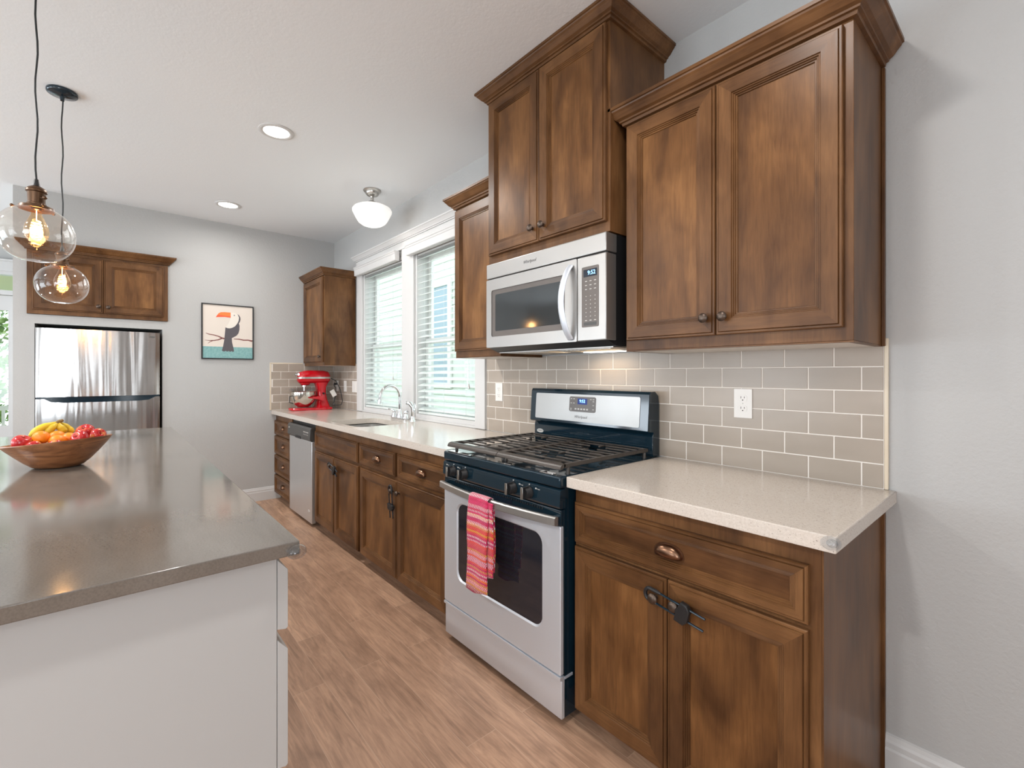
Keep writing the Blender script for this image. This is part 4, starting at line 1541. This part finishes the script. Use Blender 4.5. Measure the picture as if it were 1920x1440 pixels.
art('branch', [strip([(-1.065, 1.632), (-1.085, 1.636), (-1.115, 1.652), (-1.15, 1.662), (-1.19, 1.668), (-1.217, 1.678)], [.008, .007, .005, .0045, .004, .0025]),
               strip([(-1.085, 1.634), (-1.115, 1.618), (-1.15, 1.610), (-1.19, 1.608), (-1.225, 1.610)], [.006, .005, .0045, .003, .0015]),
               strip([(-1.155, 1.610), (-1.18, 1.598), (-1.20, 1.580)], [.0035, .003, .0015]),
               strip([(-.985, 1.632), (-.94, 1.632), (-.90, 1.624), (-.86, 1.626), (-.823, 1.618)], [.003, .005, .006, .006, .008])], .0142, 'art_branch')
arc = [(-1.056, 1.742)]
body = [(-1.056, 1.742), (-1.040, 1.735), (-1.020, 1.734), (-1.000, 1.740), (-.975, 1.757), (-.955, 1.785), (-.943, 1.815), (-.940, 1.845), (-.948, 1.868), (-.956, 1.880),
        (-.942, 1.870), (-.930, 1.850), (-.927, 1.830), (-.932, 1.806), (-.942, 1.788), (-.936, 1.765), (-.937, 1.725), (-.945, 1.690), (-.962, 1.665), (-.985, 1.650), (-1.002, 1.640),
        (-1.000, 1.600), (-.990, 1.550), (-.983, 1.515), (-.988, 1.506), (-.997, 1.506), (-1.003, 1.513), (-1.010, 1.506), (-1.022, 1.506), (-1.028, 1.513), (-1.036, 1.507), (-1.047, 1.507), (-1.053, 1.514), (-1.062, 1.507), (-1.076, 1.507), (-1.086, 1.515),
        (-1.075, 1.56), (-1.066, 1.62), (-1.060, 1.69)]
art('toucan_body', [body], .0145, 'art_grey')
art('toucan_breast', [[(-1.012, 1.888), (-.990, 1.890), (-.965, 1.885), (-.950, 1.868), (-.941, 1.845), (-.944, 1.815), (-.956, 1.785), (-.976, 1.757), (-1.000, 1.740), (-1.020, 1.734), (-1.040, 1.735), (-1.055, 1.742), (-1.040, 1.765), (-1.022, 1.80), (-1.012, 1.838)]], .0148, 'art_cream')
art('toucan_beak', [[(-1.012, 1.889), (-1.060, 1.890), (-1.095, 1.886), (-1.115, 1.872), (-1.128, 1.850), (-1.136, 1.834), (-1.11, 1.838), (-1.06, 1.842), (-1.012, 1.838)]], .0151, 'art_orange')
art('toucan_beak_edge', [[(-1.118, 1.860), (-1.128, 1.850), (-1.136, 1.834), (-1.11, 1.838), (-1.06, 1.842), (-1.012, 1.838), (-1.012, 1.852), (-1.06, 1.854)]], .0153, 'art_orange2')
art('toucan_eye', [[(-.981 + .005 * math.cos(a), 1.864 + .005 * math.sin(a)) for a in [2 * PI * k / 12 for k in range(12)]]], .0152, 'art_grey')

# ------------------------------------------------------------------ stand mixer
mxx, my0 = -5.035, -.135
mx = thing('stand_mixer', 'red bowl-lift stand mixer in the corner of the worktop', 'mixer', (mxx, -.33, .915))


def my(s_):
    return my0 - s_ * 1.04


b = B()
base = [(mxx - .10, my(0)), (mxx + .10, my(0)), (mxx + .105, my(.06)), (mxx + .075, my(.15)), (mxx + .085, my(.25)), (mxx + .10, my(.32)), (mxx + .085, my(.365)), (mxx + .045, my(.378)),
        (mxx - .045, my(.378)), (mxx - .085, my(.365)), (mxx - .10, my(.32)), (mxx - .085, my(.25)), (mxx - .075, my(.15)), (mxx - .105, my(.06))]
b.prism(base, 'z', .9155, .942, bevel=.008)
obj('base', b, 'red', mx)
b = B()
secs = [(.935, .005, .140, .095), (.965, .012, .130, .075), (1.02, .030, .122, .060), (1.09, .043, .122, .054), (1.15, .040, .125, .056), (1.20, .015, .145, .062)]
rows = []
for z, s0, s1, hw in secs:
    rows.append([b.v((mxx + x, my(q), z)) for x, q in [(px_, pq) for px_, pq in rrect(-hw, hw, s0, s1, min(hw, (s1 - s0) / 2) * .6, 4)]])
for a, c in zip(rows, rows[1:]):
    for k in range(len(a)):
        b.face([a[k], a[(k + 1) % len(a)], c[(k + 1) % len(a)], c[k]], 0, True)
b.face(rows[0]); b.face(rows[-1])
obj('column', b, 'red', mx)
b = B()
rows = []
hs = [(-.004, .02, 1.235, 1.262), (.003, .045, 1.206, 1.293), (.02, .060, 1.193, 1.316), (.06, .068, 1.188, 1.324), (.13, .071, 1.190, 1.327), (.20, .069, 1.188, 1.326), (.255, .064, 1.186, 1.320), (.285, .056, 1.190, 1.308), (.302, .042, 1.205, 1.292), (.307, .02, 1.225, 1.272)]
for s_, hw, z0, z1 in hs:
    rows.append([b.v((mxx + hw * abs(math.cos(a)) ** .75 * (1 if math.cos(a) > 0 else -1), my(s_), (z0 + z1) / 2 + (z1 - z0) / 2 * abs(math.sin(a)) ** .75 * (1 if math.sin(a) > 0 else -1))) for a in [2 * PI * k / 24 for k in range(24)]])
for a, c in zip(rows, rows[1:]):
    for k in range(24):
        b.face([a[k], a[(k + 1) % 24], c[(k + 1) % 24], c[k]], 0, True)
b.face(rows[0]); b.face(rows[-1])
hd = obj('motor_head', b, 'red', mx)
b = B(); b.prism([(mxx + x, my(s_)) for s_, x in ((.0, .052), (.02, .0625), (.06, .0695), (.13, .073), (.20, .0705), (.255, .0655), (.285, .058), (.304, .044), (.309, .015), (.309, -.015), (.304, -.044), (.285, -.058), (.255, -.0655), (.20, -.0705), (.13, -.073), (.06, -.0695), (.02, -.0625), (.0, -.052))], 'z', 1.239, 1.257)
obj('trim_band', b, 'nickel', hd)
b = B(); b.cyl((mxx, my(.304), 1.283), (mxx, my(.330), 1.283), .018, .017, 18)
b.cyl((mxx + .022, my(.29), 1.284), (mxx + .034, my(.305), 1.284), .010, .010, 12)
obj('attachment_hub', b, 'chrome', hd)
b = B(); b.lathe([(0, 1.192), (.048, 1.192), (.047, 1.182), (.036, 1.172), (0, 1.170)], (mxx, my(.235), 0), 24)
obj('planetary', b, 'red', hd)
b = B(); b.lathe([(0, 1.170), (.02, 1.170), (.02, 1.158), (.008, 1.155), (.008, 1.06), (0, 1.06)], (mxx + .01, my(.245), 0), 16)
b.tube([(mxx + .01, my(.245), 1.11), (mxx + .05, my(.245), 1.08), (mxx + .055, my(.245), 1.02), (mxx + .02, my(.245), .975)], .005, 8)
obj('beater', b, 'chrome', hd)
bc = my(.252)
b = B()
b.lathe([(0, .948), (.050, .948), (.055, .952), (.085, .975), (.108, 1.005), (.118, 1.035), (.121, 1.07), (.121, 1.102), (.125, 1.106), (.122, 1.108), (.1185, 1.104), (.1185, 1.07), (.114, 1.03), (.10, .995), (.07, .965), (0, .956)], (mxx, bc, 0), 40)
bw = obj('bowl', b, 'bowl_steel', mx)
b = B(); b.tube([(mxx + .03, bc - .117, 1.066), (mxx + .036, bc - .140, 1.062), (mxx + .036, bc - .142, 1.00), (mxx + .03, bc - .104, .988)], .0045, 8)
obj('bowl_handle', b, 'black_matte', bw)
b = B()
for s_ in (-1, 1):
    b.prism([(my(.10), 1.015), (my(.10), 1.062), (my(.15), 1.060), (my(.235), 1.049), (my(.235), 1.041), (my(.15), 1.030)], 'x', mxx + s_ * .122 - .0, mxx + s_ * .122 + s_ * .014)
    b.box(min(mxx + s_ * .04, mxx + s_ * .134), max(mxx + s_ * .04, mxx + s_ * .134), my(.125), my(.095), 1.015, 1.062)
obj('bowl_arms', b, 'red', mx)
b = B()
b.lathe([(.124, 1.109), (.128, 1.118), (.135, 1.14), (.127, 1.142), (.118, 1.118), (.100, 1.110)], (mxx, bc, 0), 32)
b.prism([(mxx + .06, bc - .10), (mxx + .10, bc - .16), (mxx - .02, bc - .18), (mxx - .03, bc - .11)], 'z', 1.135, 1.138)
obj('pouring_shield', b, 'clear_plastic', mx)
b = B(); b.cyl((mxx + .055, my(.075), 1.085), (mxx + .082, my(.075), 1.085), .010, .008, 12)
obj('lift_lever', b, 'black_matte', mx)
b = B()
b.tube([(mxx + .03, my(-.002), 1.245), (mxx + .06, my(-.05), 1.215), (mxx + .09, my(-.085), 1.12), (mxx + .11, my(-.10), 1.00), (mxx + .10, my(-.09), .96), (mxx + .07, my(-.06), .955), (mxx + .05, my(-.01), .958), (mxx + .06, my(-.03), .99), (mxx + .055, my(-.05), 1.06), (mxx + .0, my(-.07), 1.14), (-5.12, -.055, 1.170), (-5.133, -.04, 1.178)], .0042, 8)
obj('cord', b, 'cable', mx)
b = B(); b.box(-5.147, -5.121, -.046, -.0145, 1.168, 1.190, .003)
obj('plug', b, 'black_matte', mx)
b = B(Matrix.Translation((mxx + .085, my(-.015), 1.085)) @ Matrix.Rotation(R(28), 4, 'X'))
b.box(-.001, .001, -.024, .024, -.036, .036)
obj('paper_tag', b, 'plate', mx)

# ------------------------------------------------------------------ island
isl = thing('kitchen_island', 'white island cabinet with slab drawer fronts under the grey top', 'island', (-2.6, -2.3, 0))
ix1, iy1 = -1.130, -1.616
b = B(); b.box(-3.98, ix1, -3.02, iy1, .09, .8835, .002, 1)
b.box(-3.94, ix1 - .05, -2.97, iy1 - .06, 0, .0895)
obj('carcass', b, 'island_white', isl)
for u0, u1 in ((-2.08, ix1 + .0), (-3.03, -2.083), (-3.98, -3.033)):
    for z0, z1 in ((.711, .872), (.40, .692), (.10, .381)):
        b = B()
        b.prism([(iy1 + .0005, z0 + .004), (iy1 + .018, z0), (iy1 + .0225, z0 + .004), (iy1 + .0225, z1 - .027), (iy1 + .021, z1 - .0255), (iy1 + .0005, z1)], 'x', u0, u1, bevel=.001)
        obj('drawer', b, 'island_white', isl)
b = B(); b.box(-4.048, -1.100, -3.12, -1.577, .884, .9145, .0025)
tag(obj('island_top', b, 'concrete'), 'grey-brown polished island top with the fruit bowl on it', 'worktop')

# ------------------------------------------------------------------ fruit bowl
bx_, by_ = -2.625, -2.060
tilt = Matrix.Translation((bx_, by_, .915)) @ Matrix.Rotation(R(49.2), 4, 'Z')
b = B(tilt)
prof = [(0, .001), (.066, .001), (.077, .005), (.100, .026), (.126, .057), (.148, .087), (.163, .111), (.1625, .115), (.158, .1145), (.142, .096), (.115, .080), (.08, .064), (.04, .060), (0, .060)]
seg = 48
rows = []
for r_, h_ in prof:
    if r_ == 0:
        rows.append([b.v((0, 0, h_))]); continue
    row = []
    for k in range(seg):
        a = 2 * PI * k / seg
        wob = 1 + .02 * math.sin(2 * a + .6) * r_ / .165
        lift = .016 * math.cos(a) * (h_ / .115) ** 1.5 - .010 * (h_ / .115) ** 2
        row.append(b.v((r_ * math.cos(a) * wob * (1.03), r_ * math.sin(a) * wob * .96, h_ + lift)))
    rows.append(row)
for a, c in zip(rows, rows[1:]):
    for k in range(seg):
        k2 = (k + 1) % seg
        if len(a) == 1:
            b.face([a[0], c[k], c[k2]], 0, True)
        elif len(c) == 1:
            b.face([a[k], a[k2], c[0]], 0, True)
        else:
            b.face([a[k], a[k2], c[k2], c[k]], 0, True)
tag(obj('fruit_bowl', b, 'bowl_wood'), 'wide turned wooden fruit bowl on the island top', 'bowl')


def orange(label, c, r_, sq=.94):
    b = B()
    prof = []
    for k in range(17):
        th = PI * k / 16
        rr = r_ * math.sin(th)
        hh = -r_ * sq * math.cos(th)
        if k >= 15:
            hh -= .0015 * (k - 14)
        prof.append((0 if k in (0, 16) else rr, hh))
    b.lathe(prof, (0, 0, 0), 28)
    o = obj('orange', b, 'orange', None, (0, 0, 0))
    o.location = c
    o.rotation_euler = (R(random.uniform(-50, 50)), R(random.uniform(-50, 50)), 0)
    b = B(); b.lathe([(0, r_ * sq - .004), (.0035, r_ * sq - .004), (.003, r_ * sq - .0018), (0, r_ * sq - .0014)], (0, 0, 0), 8)
    s_ = obj('stem_button', b, 'banana_stem', None, (0, 0, 0))
    s_.parent = o
    return tag(o, label, 'orange', 'oranges in the fruit bowl')


def apple(label, c, r_, rot):
    b = B()
    prof = [(0, -.72), (.16, -.80), (.34, -.86), (.60, -.76), (.84, -.46), (.98, -.02), (1.0, .22), (.93, .52), (.74, .78), (.48, .88), (.26, .82), (.10, .66), (0, .56)]
    b.lathe([(r_ * x, r_ * z) for x, z in prof], (0, 0, 0), 28)
    o = obj('apple', b, 'apple', None, (0, 0, 0))
    o.location = c
    o.rotation_euler = rot
    b = B(); b.tube([(0, 0, r_ * .56), (r_ * .04, 0, r_ * .8), (r_ * .12, 0, r_ * 1.02)], r_ * .035, 6)
    s_ = obj('stem', b, 'banana_stem', None, (0, 0, 0))
    s_.parent = o
    return tag(o, label, 'apple', 'apples in the fruit bowl')


orange('whole orange in full view at the front of the bananas', (-2.568, -2.104, 1.041), .0265)
orange('orange tucked behind the front orange, below the banana stems', (-2.625, -2.064, 1.033), .0265)
orange('orange half hidden by the bowl rim, beside the front orange', (-2.553, -2.058, 1.024), .0265)
orange('orange under the short banana, beside the yellow-red apple', (-2.592, -2.025, 1.026), .026)
apple('yellow-red apple at the rim, stem end facing out', (-2.551, -1.991, 1.028), .029, (R(35), R(48), 0))
apple('big red apple on top of the others, stem dimple showing', (-2.656, -1.978, 1.042), .0325, (R(20), R(35), 0))
apple('dark pink apple leaning on the big red apple', (-2.598, -1.940, 1.033), .027, (R(-30), R(60), 0))
apple('flat red apple lying at the low side of the bowl', (-2.568, -2.157, 1.024), .030, (R(-20), R(20), 0))
apple('red apple barely showing over the low rim', (-2.534, -2.121, 1.010), .023, (R(20), R(-15), 0))
apple('small red apple peeping over the middle of the rim', (-2.516, -2.061, 1.012), .021, (0, R(-15), 0))

bn = thing('banana_bunch', 'bunch of yellow bananas with dark stem ends lying on the fruit', 'bananas', (-2.66, -2.06, 1.03))
stem = Vector((-2.668, -2.060, 1.092))
ends = [((-2.656, -2.092, 1.079), (-2.646, -2.118, 1.066), (-2.634, -2.140, 1.042)), ((-2.658, -2.075, 1.076), (-2.650, -2.086, 1.062), (-2.648, -2.092, 1.046)),
        ((-2.663, -2.058, 1.073), (-2.664, -2.050, 1.060), (-2.664, -2.042, 1.044)), ((-2.682, -2.048, 1.074), (-2.688, -2.034, 1.058), (-2.684, -2.018, 1.043))]
for e in ends:
    P = [stem] + [Vector(q) for q in e]
    pts = []
    n = 14
    for k in range(n + 1):
        t_ = k / n * 3
        i = min(2, int(t_)); f_ = t_ - i
        p0 = P[max(0, i - 1)]; p1 = P[i]; p2 = P[i + 1]; p3 = P[min(3, i + 2)]
        pts.append(.5 * ((2 * p1) + (p2 - p0) * f_ + (2 * p0 - 5 * p1 + 4 * p2 - p3) * f_ ** 2 + (3 * p1 - p0 - 3 * p2 + p3) * f_ ** 3))
    rr = [.0045 + .0095 * min(1, max(0, (k - 1.5)) / 4) - (.007 * max(0, (k - 11)) / 3) for k in range(n + 1)]
    b = B(); b.tube(pts, rr, 10)
    obj('banana', b, 'banana', bn)
b = B(); b.tube([stem + Vector((.004, -.010, -.008)), stem, stem + Vector((-.004, .012, .005))], [.0075, .0075, .005], 8)
obj('stem', b, 'banana_stem', bn)

# ------------------------------------------------------------------ outside
b = B(); b.box(-16, 6, -12, 9, -.62, -.60)
struct('ground', b, 'lawn')
hs = thing('neighbour_house', 'pale lap-sided neighbouring house with white trim, seen through the blinds', 'house', (-5.5, 3.6, -.6))
b = B()
z = -.6
while z < 5.4:
    b.prism([(3.60, z), (3.575, z), (3.592, z + .16), (3.60, z + .16)], 'x', -12.5, 1.5)
    z += .16
b.box(-12.5, 1.5, 3.601, 3.9, -.6, 5.4)
obj('siding', b, 'siding', hs)
for wx, wz, ww, wh in ((-6.9, 1.1, 1.1, 2.1), (-9.6, 1.1, 1.2, 2.1), (-4.2, .2, .9, 1.1)):
    b = B()
    b.box(wx - .12, wx + ww + .12, 3.53, 3.574, wz - .12, wz)
    b.box(wx - .12, wx + ww + .12, 3.53, 3.574, wz + wh, wz + wh + .14)
    b.box(wx - .12, wx, 3.53, 3.574, wz, wz + wh); b.box(wx + ww, wx + ww + .12, 3.53, 3.574, wz, wz + wh)
    wf = obj('window_frame', b, 'ext_white', hs)
    b = B(); b.box(wx, wx + ww, 3.56, 3.572, wz, wz + wh)
    obj('window_pane', b, 'siding_blue', wf)
b = B(); b.box(-5.62, -5.45, 3.52, 3.574, -.6, 5.4)
obj('corner_board', b, 'ext_white', hs)
b = B(); b.box(-5.45, -5.15, 3.54, 3.574, -.6, 5.4)
obj('blue_board', b, 'siding_blue', hs)
dk = thing('deck_railing', 'white deck railing outside the far glazed door', 'railing', (-9.2, -3.2, 0))
b = B(); b.box(-9.23, -9.15, -5.2, -1.2, .80, .86); b.box(-9.215, -9.165, -5.2, -1.2, .10, .15)
obj('rail', b, 'ext_white', dk)
for y in (-5.0, -4.2, -3.35, -2.45, -1.5):
    b = B(); b.box(-9.24, -9.14, y - .05, y + .05, -.06, .95)
    obj('post', b, 'ext_white', dk)
b = B()
y = -5.1
while y < -1.3:
    b.box(-9.205, -9.175, y, y + .03, .15, .80)
    y += .11
obj('balusters', b, 'ext_white', dk)
b = B(); b.box(-9.4, XF - .17, -5.4, -1.0, -.12, -.06)
struct('floor_deck', b, 'ext_white')
b = B(); b.box(-10.6, XF - .165, -5.8, -.6, 2.56, 2.68)
struct('roof_porch', b, 'ext_cream')


def tree(label, x, y, h, seed):
    rnd = random.Random(seed)
    t = thing('garden_tree', label, 'tree', (x, y, -.6))
    b = B(); b.tube([(x, y, -.6), (x + .05, y, h * .3), (x, y + .05, h * .65)], [.14, .11, .05], 10)
    obj('trunk', b, 'bark', t)
    b = B()
    for k in range(2600):
        u = rnd.gauss(0, .55); v_ = rnd.gauss(0, .55); q = rnd.uniform(-.9, 1)
        rr = 1.25 * math.sqrt(max(.05, 1 - q * q))
        p = Vector((x + u * rr, y + v_ * rr, h * .5 + q * h * .48))
        s_ = rnd.uniform(.04, .09)
        a = Vector((rnd.uniform(-1, 1), rnd.uniform(-1, 1), rnd.uniform(-1, 1))).normalized()
        c = a.orthogonal().normalized()
        d_ = a.cross(c)
        vs = [b.bm.verts.new(p + c * s_), b.bm.verts.new(p + d_ * s_ * .5), b.bm.verts.new(p - c * s_), b.bm.verts.new(p - d_ * s_ * .5)]
        b.face(vs, 0)
    f_ = obj('foliage', b, 'leaf', t)
    f_['kind'] = 'stuff'
    return t


tree('leafy garden tree beyond the deck railing, seen through the door glass', -11.2, -3.6, 3.4, 3)
